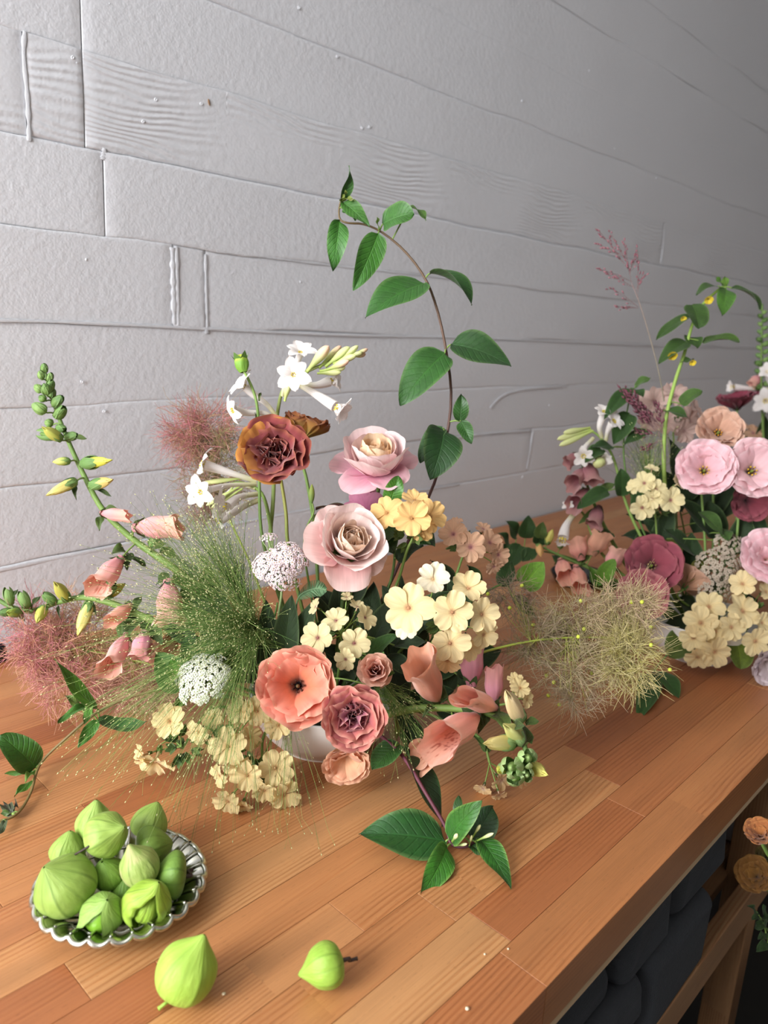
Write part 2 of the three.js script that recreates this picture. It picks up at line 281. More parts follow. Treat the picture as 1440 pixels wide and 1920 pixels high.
// ---------- silver dish and tomatillos ----------
const TABLE = TOP;
const silver = new THREE.MeshStandardMaterial({ color: 0xb9b9ae, metalness: 1, roughness: 0.2, side: THREE.DoubleSide });
const DISH = V(0.243, TABLE, 0.515);
{
  const dish = thing('scalloped_dish', 'round silver dish with a fluted scalloped rim, full of green tomatillos', 'dish', DISH);
  const N = 26, R = 0.0635;
  const prof = (r) => r < 0.5 ? 0.0035 + 0.0008 * r : 0.0039 + 0.0155 * smooth(0.45, 1.0, r);
  const bowlF = (off) => (u, v, o) => {
    const a = u * 2 * Math.PI, f = Math.abs(Math.sin(a * N / 2)), k = smooth(0.42, 1, v);
    const rad = R * v * (1 - 0.035 * k * (1 - f) ** 2), lift = prof(v) - 0.0028 * k * (f - 0.5) * smooth(0.3, 0.8, v) + off;
    o.set(Math.cos(a) * rad, lift, Math.sin(a) * rad);
  };
  part('bowl', join([grid(192, 26, bowlF(0), null, true), grid(192, 26, bowlF(-0.0022), null, true)]), silver, dish);
  const rim = []; for (let i = 0; i <= 256; i++) { const o = V(0, 0, 0); bowlF(-0.0008)(i / 256, 1, o); rim.push(o); }
  part('rim', tube(rim, 0.0021, 256, 8, null, false), new THREE.MeshStandardMaterial({ color: 0xc9cbbd, metalness: 1, roughness: 0.28 }), dish, 'bright rolled rim');
  const flutes = [];
  for (let i = 0; i < N; i++) { const a0 = i / N * 2 * Math.PI, pts = []; for (let k = 0; k <= 8; k++) { const v = lerp(0.5, 0.985, k / 8), o = V(0, 0, 0); bowlF(0.0003)(i / N, v, o); pts.push(o); } flutes.push(tube(pts, (t) => 0.0007 + 0.0006 * t, 10, 6)); }
  part('flutes', join(flutes), silver, dish);
  const ring = []; for (let i = 0; i <= 128; i++) { const o = V(0, 0, 0); bowlF(0.0002)(i / 128, 0.74, o); ring.push(o); }
  part('band', tube(ring, 0.0008, 128, 6, null, false), silver, dish);
}
function huskGeo(o) { // axis +y: stem end at y=0 pole to tip; w width, l length
  const { w, l, seed = 1, tip = 0.5, crumple = 0.05, pale = '#a9c55e', deep = '#86a83a', vein = '#66862a', open } = o;
  const P = col(pale), D = col(deep), K = col(vein), lean = o.lean || 0;
  const ribs = (u) => Math.pow(Math.abs(Math.sin(u * 5 * Math.PI)), 1.0);
  const slit = o.slit; // [where round the husk, width, curl outwards]: a torn husk
  return grid(80, 40, (u, v, q) => {
    const gap = slit ? slit[1] * Math.pow(Math.sin(Math.PI * clamp((v - 0.06) / 0.8)), 0.7) * (0.8 + 0.4 * noise(v * 9, u < 0.5 ? 1 : 5, 0, seed)) : 0, a = slit ? (slit[0] + gap / 2 + u * (1 - gap)) * 2 * Math.PI : u * 2 * Math.PI, t = v;
    let r = Math.pow(Math.sin(Math.PI * Math.pow(t, 0.74) * 0.999), 0.72);
    r = lerp(r, Math.pow(Math.max(0, 1 - t), 0.8) * 1.25, smooth(0.62, 0.98, t) * tip);
    const n = fbm(u * 6, t * 3, 6, seed, 2) - 0.5;
    const lobes = 1 + 0.07 * (0.5 - ribs(u)) * Math.sin(Math.PI * t);
    let rad = w / 2 * r * lobes * (1 + crumple * 1.1 * n) + 0.0006;
    const dimple = 0.05 * l * Math.exp(-Math.pow(t / 0.1, 2));
    q.set(Math.cos(a) * rad, l * (t - 0.02) + dimple + n * crumple * l * 0.15 * Math.sin(Math.PI * t), Math.sin(a) * rad);
    q.x += lean * l * t * t;
    if (slit) { const e = Math.exp(-Math.min(u, 1 - u) / 0.035) * gap * slit[2]; q.x *= 1 + e; q.z *= 1 + e; }
    if (open) open(q, u, t, w, l);
  }, (u, v) => {
    const x = u * 10, d = Math.abs(x - Math.round(x)), rib = Math.round(x) % 2 === 0 ? 1 : 0.55;
    const line = Math.exp(-Math.pow(d / 0.045, 2)) * rib * smooth(0, 0.1, v) * (1 - smooth(0.7, 1, v) * 0.4), n = fbm(u * 12, v * 7, 12, seed + 5, 3);
    let c = mixc(P, D, clamp(0.15 + 0.9 * (n - 0.3))); c = mixc(c, K, line * 0.7); c = [c[0] * 0.9, c[1] * 0.9, c[2] * 0.9];
    return o.dry ? mixc(c, col(o.dry), clamp((fbm(u * 5, v * 4, 5, seed + 9, 3) - 0.42) * 3)) : c;
  }, !slit);
}
const put_fold = (t, w, l, k, wd, a1, o) => { const a = (o.slit[0] + (k - 0.25) * 0.18) * 2 * Math.PI, g = grid(12, 16, (u, v, q) => { const U = 2 * u - 1, x = U * w * wd * Math.sin(Math.PI * (0.12 + 0.8 * v)), d = w * (0.1 + 0.26 * Math.sin(Math.PI * v) * (1 - U * U)); q.set(x, l * (0.05 + 0.66 * v), d); q.applyAxisAngle(V(0, 1, 0), Math.PI / 2 - a); }, (u, v) => mixc(col(o.pale), col(o.deep), 0.5 + 0.4 * Math.sin(u * 20))); part('husk_fold', g, huskMat, t); };
const GREENSTEM = col('#8fb040'), DARKSTEM = col('#3a2a22');
function tomatillo(label, o) { // c: centre, up: direction of the pointed tip
  const { c, dir, w, l } = o, d = dir.clone().normalize(), base = c.clone().addScaledVector(d, -l * 0.46);
  const t = thing('tomatillo', label, 'tomatillo', base, o.group); aim(t, d, o.spin || 0);
  if (o.slit) { const f = CB.clone().addScaledVector(CR, 0.15).addScaledVector(CU, -0.2).applyQuaternion(t.quaternion.clone().invert()); o.slit = [Math.atan2(f.z, f.x) / (2 * Math.PI) + o.slit[0], o.slit[1], o.slit[2]]; } // the tear looks towards the room
  part('husk', huskGeo(o), huskMat, t);
  if (o.fold) for (const [k, wd, a1] of [[0, 0.3, 0.4], [0.5, 0.22, 0.9]]) put_fold(t, w, l, k, wd, a1, o);
  if (o.fruit) part('fruit', painted(new THREE.SphereGeometry(1, 32, 20).scale(o.fruit * w, o.fruit * w * 0.95, o.fruit * w).translate(0, l * 0.42, 0), col('#7fb033')), fruitMat, t, 'smooth green fruit in the split husk');
  if (o.stem) {
    const s = o.stem, inv = t.quaternion.clone().invert(), pts = [V(0, 0.003, 0), V(0, -0.003, 0), ...s.pts.map((p) => p.clone().sub(base).applyQuaternion(inv))];
    part('stem', tube(pts, (k) => (s.r || 0.0011) * (k > 0.96 ? 1.3 : 1.5 - 0.5 * Math.min(1, k * 3)), 14, 7, () => s.dark ? DARKSTEM : GREENSTEM), stemMat, t);
  }
  return t;
}
{
  const g = 'tomatillos in the silver dish', q = (px, py, y) => onPlane(px, py, TABLE + y);
  const S = (px, py, y, k = 1) => { const p = q(px, py, y); return p; };
  const px = (p, n) => metresPerPixel(p) * n;
  const mk = (label, cx, cy, y, w, l, dir, extra = {}) => { const c = q(cx, cy, y), m = metresPerPixel(c); return tomatillo(label, { c, dir, w: w * m, l: l * m, group: g, seed: Math.round(cx + cy), ...extra }); };
  mk('largest tomatillo in the dish, plump pale green husk at its left edge', 119, 1657, 0.034, 114, 118, face(-0.35, 0.75, 0.55), { crumple: 0.035, tip: 0.55, spin: 0.4 });
  mk('light green tomatillo on top of the heap, husk pointing right', 202, 1563, 0.058, 82, 88, face(0.75, 0.38, 0.35), { crumple: 0.06, tip: 0.9, spin: 1.1, pale: '#b6d466' });
  mk('tomatillo at the back of the dish, tip up behind the topmost one', 177, 1541, 0.048, 64, 84, face(0.12, 0.9, 0.1), { pale: '#b6d66a' });
  mk('back right tomatillo of the dish, standing apart above the rim', 281, 1540, 0.04, 66, 72, face(0.35, 0.85, -0.1), { crumple: 0.05, tip: 0.3, spin: 0.5 });
  mk('crinkled tomatillo at the back left with a dark bent stem', 128, 1592, 0.036, 62, 70, face(0.15, 0.95, 0.1), { crumple: 0.12, tip: 0.35, stem: { dark: true, r: 0.0008, pts: [q(140, 1603, 0.05), q(155, 1594, 0.055), q(168, 1586, 0.058)] } });
  mk('small smooth round tomatillo in the middle of the dish', 203, 1636, 0.03, 60, 64, face(-0.15, 0.8, 0.5), { crumple: 0.02, tip: 0.05, pale: '#93bc4e', deep: '#77a234' });
  mk('teardrop tomatillo with a tan-veined pale husk, tip upwards, right of the middle', 260, 1621, 0.042, 70, 92, face(-0.28, 0.85, 0.25), { crumple: 0.03, tip: 1.0, dry: '#c9bf83', pale: '#bccf76' });
  mk('flattened dull green tomatillo lying behind the teardrop one', 287, 1590, 0.03, 84, 70, face(0.7, 0.1, -0.3), { crumple: 0.03, tip: 0.2, pale: '#8fb24a', deep: '#759a35' });
  mk('dull green ribbed tomatillo at the right side of the dish, dark stem at the right', 322, 1642, 0.028, 84, 62, face(-0.95, 0.1, 0.2), { crumple: 0.025, tip: 0.15, pale: '#83a945', deep: '#6d9434', vein: '#55792a', stem: { dark: true, r: 0.0013, pts: [q(353, 1633, 0.027), q(361, 1631, 0.026)] } });
  mk('front middle tomatillo with a torn husk baring the fruit', 192, 1711, 0.022, 78, 84, face(0.35, 0.72, 0.45), { crumple: 0.06, tip: 0.25, fruit: 0.44, pale: '#a8cc66', deep: '#8bb545', spin: 0.2, slit: [0.03, 0.17, 1.2] });
  mk('front right tomatillo with a collapsed folded husk, bright green', 277, 1692, 0.026, 90, 106, face(0.45, 0.8, 0.3), { crumple: 0.06, tip: 0.75, pale: '#b5d64e', deep: '#93ba2c', spin: 0.9, stem: { r: 0.0009, pts: [q(262, 1733, 0.012), q(259, 1750, 0.008), q(258, 1757, 0.007)] }, slit: [-0.02, 0.2, -1.2], fold: 1 });
  mk('half hidden tomatillo deep in the dish below the teardrop one', 236, 1666, 0.018, 52, 54, face(0, 1, 0.2), { crumple: 0.02, tip: 0.1, pale: '#86b046', deep: '#6f9a30' });
  const one = (label, cx, cy, y, w, l, dir, extra) => { const c = q(cx, cy, y), m = metresPerPixel(c); tomatillo(label, { c, dir, w: w * m, l: l * m, seed: cx, ...extra }); };
  one('large lime green tomatillo lying on the bench with its pale stem towards the front left', 353, 1815, 0.0235, 111, 138, face(0.42, 0.86, 0.05), { crumple: 0.02, tip: 0.85, pale: '#b9db5c', deep: '#9cc63c', vein: '#8db535', spin: 0.7, stem: { r: 0.0012, pts: [q(312, 1880, 0.006), q(298, 1891, 0.0025)] } });
  one('small lime green tomatillo lying alone on the bench with a dark stem to the right', 606, 1813, 0.0175, 80, 92, face(-0.93, -0.22, 0.15), { crumple: 0.02, tip: 1.0, pale: '#b2d758', deep: '#93bf38', vein: '#7ea330', spin: 0.3, stem: { dark: true, r: 0.0012, pts: [q(655, 1801, 0.017), q(670, 1797, 0.017)] } });
  // crumbs
  for (const [x, y, s, l] of [[420, 1863, 0.0013, 'cream crumb on the bench right of the large tomatillo'], [876, 1891, 0.0015, 'cream crumb on the bench near the bottom front edge'], [909, 1789, 0.0008, 'tiny pale crumb on the bench between the small tomatillo and the front edge'], [953, 1779, 0.0008, 'tiny pale crumb on the bench, the one closest to the front edge']]) { const p = q(x, y, s * 0.6); const g_ = painted(new THREE.IcosahedronGeometry(s, 1), col('#e6d6b4')), a = g_.attributes.position; for (let i = 0; i < a.count; i++) { const k = 0.7 + 0.6 * hash(Math.round(a.getX(i) * 1e6), Math.round(a.getY(i) * 1e6), 3); a.setXYZ(i, a.getX(i) * k, a.getY(i) * 0.6 * k, a.getZ(i) * k); } const m = part('crumb', g_, hairMat, scene); m.position.copy(p); m.userData = { label: l, category: 'crumb' }; }
}
// ---------- plant builders ----------
const BOWL = V(0.523, TABLE, 0.437), BOWL2 = V(1.10, TABLE, 0.615), BOWL3 = V(1.72, TABLE, 0.60);
const depthOf = (p) => -p.clone().sub(EYE).dot(CB);
let D0 = depthOf(BOWL);
function pt(px, py, off = 0) {                                        // a point beside the bowl in hand: off metres farther than the bowl's middle, above the bench, before the wall
  let p = EYE.clone().addScaledVector(sight(px, py), (D0 + off) / 1443);
  if (p.z < 0.022) p = at(px, py, 0.022);
  if (p.y < TABLE + 0.007 && p.z < Z1) p = onPlane(px, py, TABLE + 0.007);
  return p;
}
const PX = (p) => metresPerPixel(p);
function frameQ(dir, zHint) { // y along dir, z as near zHint as can be
  const y = dir.clone().normalize(), z = zHint.clone().addScaledVector(y, -zHint.dot(y)); if (z.lengthSq() < 1e-9) z.set(0.3, 0.5, 0.8).addScaledVector(y, -V(0.3, 0.5, 0.8).dot(y)); z.normalize();
  return new THREE.Quaternion().setFromRotationMatrix(new THREE.Matrix4().makeBasis(y.clone().cross(z), y, z));
}
const spun = (q, a) => q.clone().multiply(new THREE.Quaternion().setFromAxisAngle(V(0, 1, 0), a));
function put(name, geo, mat, parent, p, q, s) { const m = part(name, geo, mat, parent); if (p) m.position.copy(p); if (q) m.quaternion.copy(q); if (s) m.scale.setScalar(s); return m; }
const spineOf = (L, a0, a1, ap) => { const S = [[0, 0, a0]], n = 32; let r = 0, y = 0; for (let i = 1; i <= n; i++) { const th = a0 + (a1 - a0) * Math.pow((i - 0.5) / n, ap); r += Math.sin(th) * L / n; y += Math.cos(th) * L / n; S.push([r, y, a0 + (a1 - a0) * Math.pow(i / n, ap)]); } return S; };
const wObovate = (v) => 0.22 + 0.78 * smooth(0, 0.62, v);
const wLeaf = (v) => 2.49 * Math.pow(v, 0.5) * Math.pow(1 - v, 0.9);
const wOval = (v) => 2.15 * Math.pow(v, 0.42) * Math.pow(1 - v, 0.62);
const wLance = (v) => Math.pow(Math.sin(Math.PI * Math.pow(v, 0.75)), 1.1);
function petal(o) { // grows along y and opens towards z
  const { L, W, a0 = 0, a1 = 1, ap = 1, R = 1e3, R1 = R, nu = 8, nv = 10, w = wObovate, ruf = 0, rf = 4, rp = 2, ph = 0, edge = 0, notch = 0, tip = 0.22, r0 = 0, crease = 0, wave = 0, seed = 1, roll = 0, skew = 0, frill = 0 } = o;
  const S = spineOf(L, a0, a1, ap), c = o.colour || (() => [1, 1, 1]);
  return grid(nu, nv, (u, v, q) => {
    const U = 2 * u - 1; let vv = v * (1 - 1.35 * tip * (1 - Math.sqrt(1 - 0.985 * U * U)) - notch * Math.exp(-U * U * 30) + edge * (noise(U * 6 + 20, ph, 0, seed) - 0.5) * smooth(0.5, 1, v));
    vv = clamp(vv); const k = vv * 32, i = Math.min(31, Math.floor(k)), f = k - i, A = S[i], B = S[i + 1], r = lerp(A[0], B[0], f), y = lerp(A[1], B[1], f), th = lerp(A[2], B[2], f);
    const s = U * W * w(v), Rv = lerp(R, R1, v), p = s / Rv;
    let off = Rv * (1 - Math.cos(p)) + crease * Math.abs(s) + ruf * Math.pow(v, rp) * (0.75 + 0.35 * Math.abs(U)) * Math.sin(rf * U * Math.PI + ph + 1.5 * noise(U * 2 + 5, ph, 0, seed)) + wave * Math.sin(v * 7 + ph + U) * Math.abs(U) + (roll ? roll * smooth(0.7, 1, v) ** 2 * -1 : 0) + skew * U * v;
    if (frill) off += frill * smooth(0.72, 1, v) * (Math.sin(U * 13 + ph * 5) + 0.6 * Math.sin(U * 23 + ph * 9));
    off += ruf * 0.5 * Math.pow(v, rp) * (noise(U * 5 + ph * 3, v * 3, 0, seed + 3) - 0.5) * 2;
    q.set(Rv * Math.sin(p), y + Math.sin(th) * off, r0 + r - Math.cos(th) * off);
  }, (u, v) => c(2 * u - 1, v));
}
// ---- stems and leaves ----
const G1 = col('#5a7836'), G2 = col('#7f9a4a'), G3 = col('#42602a'), REDSTEM = col('#5a2a33'), OLIVE = col('#7d8a4a');
function stem(t, pts, r0, r1, c = G1, c1 = c, seg = 30, name = 'stem') { return part(name, tube(sub(pts, t.position), (k) => lerp(r0, r1, k), seg, 8, (k) => mixc(c, c1, k)), stemMat, t); }
const LEAFC = ['#33661c', '#41742a', '#2a571a', '#5a8c36'].map(col);
const leafTone = (c) => [c[0] * 0.9 + 0.003, c[1] * 0.72, c[2] * 0.36];
function leafGeo(L, W, o = {}) {
  const base = leafTone(o.c || LEAFC[0]), under = o.edge || mixc(base, [0.55, 0.75, 0.3], 0.35);
  return petal({ L, W: W / 2, a0: o.a0 ?? 0.15, a1: o.a1 ?? -0.35, w: o.w || wLeaf, tip: 0, crease: o.crease ?? -0.25, nu: 10, nv: 20, wave: o.wave ?? 0.0022, ph: o.ph ?? 1, ruf: o.ruf || 0, rf: o.rf || 3, R: o.R || 1e3, edge: 0, skew: o.skew || 0, seed: o.seed || 3, colour: (U, v) => { const e = smooth(0.82, 1, Math.abs(U)), n = 0.88 + 0.24 * noise(U * 3 + 9, v * 5, 0, o.seed || 3); return mixc([base[0] * n, base[1] * n, base[2] * n], under, e * 0.5); } });
}
// b: base point, e: tip point, w: width in photo pixels, n: the way the upper face looks
function leaf(t, b, e, w, o = {}) {
  const d = e.clone().sub(b), L = d.length(), n = o.n || face(0.1, 0.75, 0.65);
  return put(o.name || 'leaf', leafGeo(L * (o.k || 1.03), w * PX(b), o), o.mat || leafMat, t, b.clone().sub(t.position), spun(frameQ(d, n), o.spin || 0));
}
// ---- layered flowers ----
function layers(t, p, q, list, seed) { // list of { n, L, W, ... } each n petals round the axis
  let k = 0; const R = random(seed);
  for (const ly of list) for (let i = 0; i < ly.n; i++, k++) {
    const j = ly.jit ?? 0.12, o = { ...ly, ph: R() * 6, seed: seed + k, L: ly.L * (1 + j * (R() - 0.5)), W: ly.W * (1 + j * (R() - 0.5)), a0: (ly.a0 ?? 0) + j * (R() - 0.5), a1: (ly.a1 ?? 1) + 1.3 * j * (R() - 0.5) };
    if (ly.only && !ly.only(i)) continue;
    const cf = ly.colour; o.colour = cf && ((U, v) => cf(U, v, i, seed + k));
    put('petal', petal(o), petalMat, t, p, spun(q, (ly.turn || 0) + i / ly.n * 2 * Math.PI + 0.3 * j * (R() - 0.5) * 6));
  }
}
const tone = (a, b, c, n = 0.07) => { a = col(a); b = col(b); c = col(c); return (U, v, i, s) => { const k = 1 + n * 2 * (noise(U * 4 + 8, v * 5, 0, s) - 0.5), e = v < 0.5 ? mixc(a, b, v * 2) : mixc(b, c, v * 2 - 1); return [e[0] * k, e[1] * k, e[2] * k]; }; };
const rimTone = (a, b, c, rim, w = 0.12) => { const f = tone(a, b, c), r = col(rim); return (U, v, i, s) => { const k = Math.max(smooth(1 - w, 1, v), smooth(1 - w * 0.8, 1, Math.abs(U)) * smooth(0.35, 0.7, v)); return mixc(f(U, v, i, s), r, k * 0.75); }; };
function calyxGeo(R, n, c, open = 0.5) { const l = []; for (let i = 0; i < n; i++) { const g = petal({ L: R, W: R * 0.24, a0: open, a1: open + 0.3, w: wLeaf, tip: 0, nu: 4, nv: 6, colour: () => c }); g.rotateY(i / n * 2 * Math.PI); l.push(g); } return join(l); }
function lisianthus(label, o) {
  const base = o.stem[0], t = thing('lisianthus', label, 'flower', base, o.group), p = o.p.clone().sub(base), q = frameQ(o.dir, o.z || V(0, -1, 0.2)), R = o.w / 2 * PX(o.p), d = o.dir.clone().normalize();
  const back = o.p.clone().addScaledVector(d, -R * 0.05);
  stem(t, [...o.stem, back.clone().addScaledVector(d, -R * 0.45), back], 0.0021, 0.0016, G1, o.stemC ? col(o.stemC) : G2);
  put('calyx', calyxGeo(R * 0.5, 5, col('#6f9a4c'), 0.5), softLeafMat, t, p.clone().addScaledVector(d, -R * 0.1), q);
  const c = o.c, A = o.outer ?? 1.2, rf = o.ruffle ?? 0.1, wd = (v) => 0.2 + 0.8 * smooth(0, 0.66, v), P = { nu: 30, nv: 16, edge: 0.015, tip: 0.3, rp: 2.4, w: wd, frill: 0.028 * R };
  const L = [{ ...P, n: 5, L: 1.14 * R, W: 0.86 * R, a0: 0.5, a1: A, R: 1.3 * R, R1: 2.2 * R, ruf: 0.5 * rf * R, rf: 1.6, colour: o.accent ? ((f, g) => (U, v, i, s_) => (o.accent.includes(i) ? g : f)(U, v, i, s_))(rimTone(c[0], c[1], c[2], c[3]), rimTone(c[0], '#b8683a', '#d08a3c', '#dba048')) : rimTone(c[0], c[1], c[2], c[3]) }, { ...P, n: 4, turn: 0.6, L: 1.0 * R, W: 0.8 * R, a0: 0.35, a1: A * 0.85, R: 0.9 * R, R1: 1.4 * R, ruf: 0.6 * rf * R, rf: 1.8, colour: rimTone(c[0], c[4] || c[1], c[2], c[3]) }];
  if (o.full) L.push({ ...P, n: 4, turn: 0.2, L: 0.76 * R, W: 0.6 * R, a0: 0.2, a1: A * 0.6, R: 0.42 * R, R1: 0.7 * R, ruf: 0.6 * rf * R, rf: 2, colour: rimTone(c[0], c[4] || c[1], c[5] || c[1], c[3]), jit: 0.25 });
  if (o.full > 1) L.push({ ...P, n: 5, turn: 0.9, L: 0.78 * R, W: 0.5 * R, a0: 0.35, a1: A * 0.4, R: 0.36 * R, R1: 0.8 * R, ruf: 1.0 * rf * R, rf: 2.6, colour: rimTone(c[0], c[4] || c[1], c[5] || c[1], c[3]), jit: 0.35 }, { ...P, n: 5, turn: 0.1, L: 0.68 * R, W: 0.46 * R, a0: 0.2, a1: 0.3, R: 0.28 * R, R1: 0.6 * R, ruf: 1.1 * rf * R, rf: 2.6, colour: rimTone(c[0], c[0], c[5] || c[1], c[3]), jit: 0.4 }, { ...P, n: 4, turn: 0.5, L: 0.58 * R, W: 0.36 * R, a0: 0.05, a1: 0.12, R: 0.18 * R, R1: 0.5 * R, ruf: 0.9 * rf * R, rf: 2.4, colour: rimTone(c[0], c[0], c[5] || c[1], c[3]), jit: 0.4 });
  if (o.hole) { L[2].r0 = o.hole * R; L[2].a0 = 0.5; L[2].a1 = 0.35; L[2].R = 0.5 * R; put('throat', grid(28, 8, (u, v, x) => { const a = u * 6.2832, k = 0.02 + (o.hole + 0.12) * v; x.set(Math.cos(a) * k * R * (1 + 0.12 * v * Math.cos(7 * a)), R * (0.16 + 0.2 * v * v), Math.sin(a) * k * R * (1 + 0.12 * v * Math.cos(7 * a))); }, (u, v) => mixc(col('#1c080c'), col('#4a1820'), v * v), true), petalMat, t, p, q); }
  layers(t, p, q, L, o.seed);
  if (o.eye) { // stamens in the open throat
    const g = [], R_ = random(o.seed + 5); for (let i = 0; i < 7; i++) { const a = i / 7 * 6.283, e = V(Math.cos(a) * 0.13 * R, R * 0.34, Math.sin(a) * 0.13 * R); g.push(tube([V(0, 0.08 * R, 0), e], 0.0005, 4, 5, () => col(o.eye)), moved(painted(new THREE.SphereGeometry(1, 8, 6), col(o.anther || '#c9963a')), e, null, V(0.0011, 0.002, 0.0011))); }
    g.push(moved(painted(new THREE.SphereGeometry(1, 10, 8), col(o.pistil || '#7d8a3a')), V(0, R * 0.28, 0), null, V(0.002, 0.006, 0.002)));
    put('stamens', join(g), budMat, t, p, q);
  }
  return t;
}
function peonyRose(label, o) {
  const base = o.stem[0], t = thing('garden_rose', label, 'flower', base), p = o.p.clone().sub(base), d = o.dir.clone().normalize(), q = frameQ(d, V(0, -1, 0.3)), R = o.w / 2 * PX(o.p), c = o.c;
  const foot = o.p.clone().addScaledVector(d, -0.25 * R);
  stem(t, [...o.stem, foot.clone().addScaledVector(d, -0.5 * R), foot], 0.0026, 0.002, G3, G1);
  const pf = p.clone().addScaledVector(d, -0.22 * R);
  put('calyx', calyxGeo(R * 0.6, 5, col('#5d8a3f'), 0.9), softLeafMat, t, pf, q);
  const fold = 0.03 * R, P = { nu: 14, nv: 14, rf: 1.5, ruf: fold };
  layers(t, pf, q, [
    { ...P, n: 5, L: 1.12 * R, W: 0.52 * R, a0: 1.35, a1: o.flat ?? 1.0, R: 0.8 * R, R1: 1.3 * R, colour: tone(c[3], c[2], c[1]), tip: 0.3, notch: 0.03, turn: o.turn || 0.2, jit: 0.25, roll: 0.05 * R, only: o.only },
    { ...P, n: 5, L: 1.2 * R, W: 0.6 * R, a0: 1.35, a1: 0.1, ap: 0.8, R: 0.66 * R, R1: 0.9 * R, colour: tone(c[2], c[1], c[0]), tip: 0.24, notch: 0.03, turn: 0.7, jit: 0.16, roll: 0.05 * R },
    { ...P, n: 5, L: 1.05 * R, W: 0.52 * R, a0: 1.2, a1: -0.05, ap: 0.8, R: 0.5 * R, R1: 0.62 * R, colour: tone(c[2], c[0], c[0]), tip: 0.24, notch: 0.03, turn: 0.1, jit: 0.16, roll: 0.04 * R },
    { ...P, n: 7, L: 1.0 * R, W: 0.44 * R, a0: 0.98, a1: -0.22, ap: 0.8, R: 0.32 * R, R1: 0.4 * R, colour: tone(c[5], c[4], c[4]), tip: 0.24, notch: 0.05, turn: 0.4, jit: 0.22 },
    { ...P, n: 8, L: 0.9 * R, W: 0.34 * R, a0: 0.72, a1: -0.35, ap: 0.8, R: 0.2 * R, R1: 0.25 * R, ruf: fold * 0.8, colour: tone(c[5], c[5], c[4]), tip: 0.24, notch: 0.06, turn: 0.5, jit: 0.3 },
    { ...P, n: 7, L: 0.82 * R, W: 0.26 * R, a0: 0.44, a1: -0.35, R: 0.13 * R, R1: 0.16 * R, ruf: fold * 0.8, nu: 10, nv: 10, colour: tone(c[5], c[5], c[4]), tip: 0.24, notch: 0.06, turn: 0.2, jit: 0.4 },
    { ...P, n: 5, L: 0.74 * R, W: 0.18 * R, a0: 0.2, a1: -0.25, R: 0.1 * R, R1: 0.12 * R, nu: 8, nv: 8, colour: tone(c[5], c[5], c[4]), tip: 0.3, turn: 0.9, jit: 0.4 },
  ], o.seed);
  return t;
}
function spiralRose(label, o) {
  const base = o.stem[0], t = thing('spray_rose', label, 'flower', base), p = o.p.clone().sub(base), d = o.dir.clone().normalize(), q = frameQ(d, V(0, -1, 0.3)), R = o.w / 2 * PX(o.p), c = o.c.map(col);
  stem(t, [...o.stem, o.p.clone().addScaledVector(d, -0.9 * R), o.p.clone().addScaledVector(d, -0.3 * R)], 0.0022, 0.0018, G3, G1);
  const pf = p.clone().addScaledVector(d, -0.55 * R); put('calyx', calyxGeo(R * 0.8, 5, col('#5d8a3f'), 0.7), softLeafMat, t, pf, q);
  const N = o.n || 17;
  for (let i = 0; i < N; i++) { // tight spiral in the middle, opening outwards
    const f = i / (N - 1), rad = R * lerp(0.05, 0.62, Math.pow(f, 0.9)), h = R * lerp(0.98, 0.62, f * f), open = lerp(0.12, 0.75, f * f), half = lerp(0.85, 0.5, f) * 2.0;
    const g = petal({ L: h * 1.1, W: rad * half * 0.62, a0: Math.atan2(rad * 0.9, h) * 1.25, a1: -0.15 + open, ap: 1.2, R: rad * 1.05, R1: rad * lerp(1.05, 1.5, f), nu: 14, nv: 10, tip: lerp(0.1, 0.22, f), roll: R * 0.09 * f, ruf: R * 0.02, rf: 2, ph: i, seed: i + o.seed, w: (v) => 0.6 + 0.4 * smooth(0, 0.6, v), colour: (U, v) => { const k = 1 + 0.1 * (noise(U * 4 + 9, v * 4, 0, i) - 0.5); const e = mixc(mixc(c[1], c[0], f), c[2], smooth(0.85, 1, v) * 0.6); return [e[0] * k, e[1] * k, e[2] * k]; } });
    put('petal', g, petalMat, t, pf, spun(q, i * 2.4));
  }
  return t;
}
// ---- phlox: one thing per cluster, its florets parts, their petals sub-parts ----
const FLORET = {};
function floretGeos(key, c, o = {}) {
  if (FLORET[key]) return FLORET[key];
  const A = col(c[0]), B = col(c[1]), E = col(c[2]), list = [];
  for (let k = 0; k < 4; k++) list.push(petal({ L: 1, W: 0.43, a0: 1.15 + 0.1 * k, a1: 1.75 - 0.17 * k, R: 2, R1: 0.9 + 0.5 * k, nu: 12, nv: 10, w: (v) => 0.12 + 0.88 * smooth(0, 0.72, v), tip: 0.26, notch: o.notch ?? 0.08, ruf: 0.045 * (o.ruf ?? 1), rf: 2.2, ph: k * 1.7, seed: k + 5, crease: 0.06, r0: 0.02, colour: (U, v) => { const n = 1 + 0.14 * (noise(U * 5 + 9, v * 3, 0, k) - 0.5); let e = mixc(B, A, smooth(0.0, 0.5, v)); e = mixc(E, e, smooth(0.03, 0.2, v)); return [e[0] * n, e[1] * n, e[2] * n]; } }));
  const tubeC = o.tube ? col(o.tube) : mixc(B, [0.8, 0.5, 0.45], 0.25);
  const body = join([grid(10, 6, (u, v, q) => { const a = u * 6.2832, r = lerp(0.05, 0.085, v); q.set(Math.cos(a) * r, lerp(-0.85, 0.035, v), Math.sin(a) * r); }, () => tubeC, true), moved(painted(new THREE.SphereGeometry(0.07, 8, 6), E), V(0, 0.02, 0), null, V(1, 0.6, 1))]);
  return (FLORET[key] = { list, body });
}
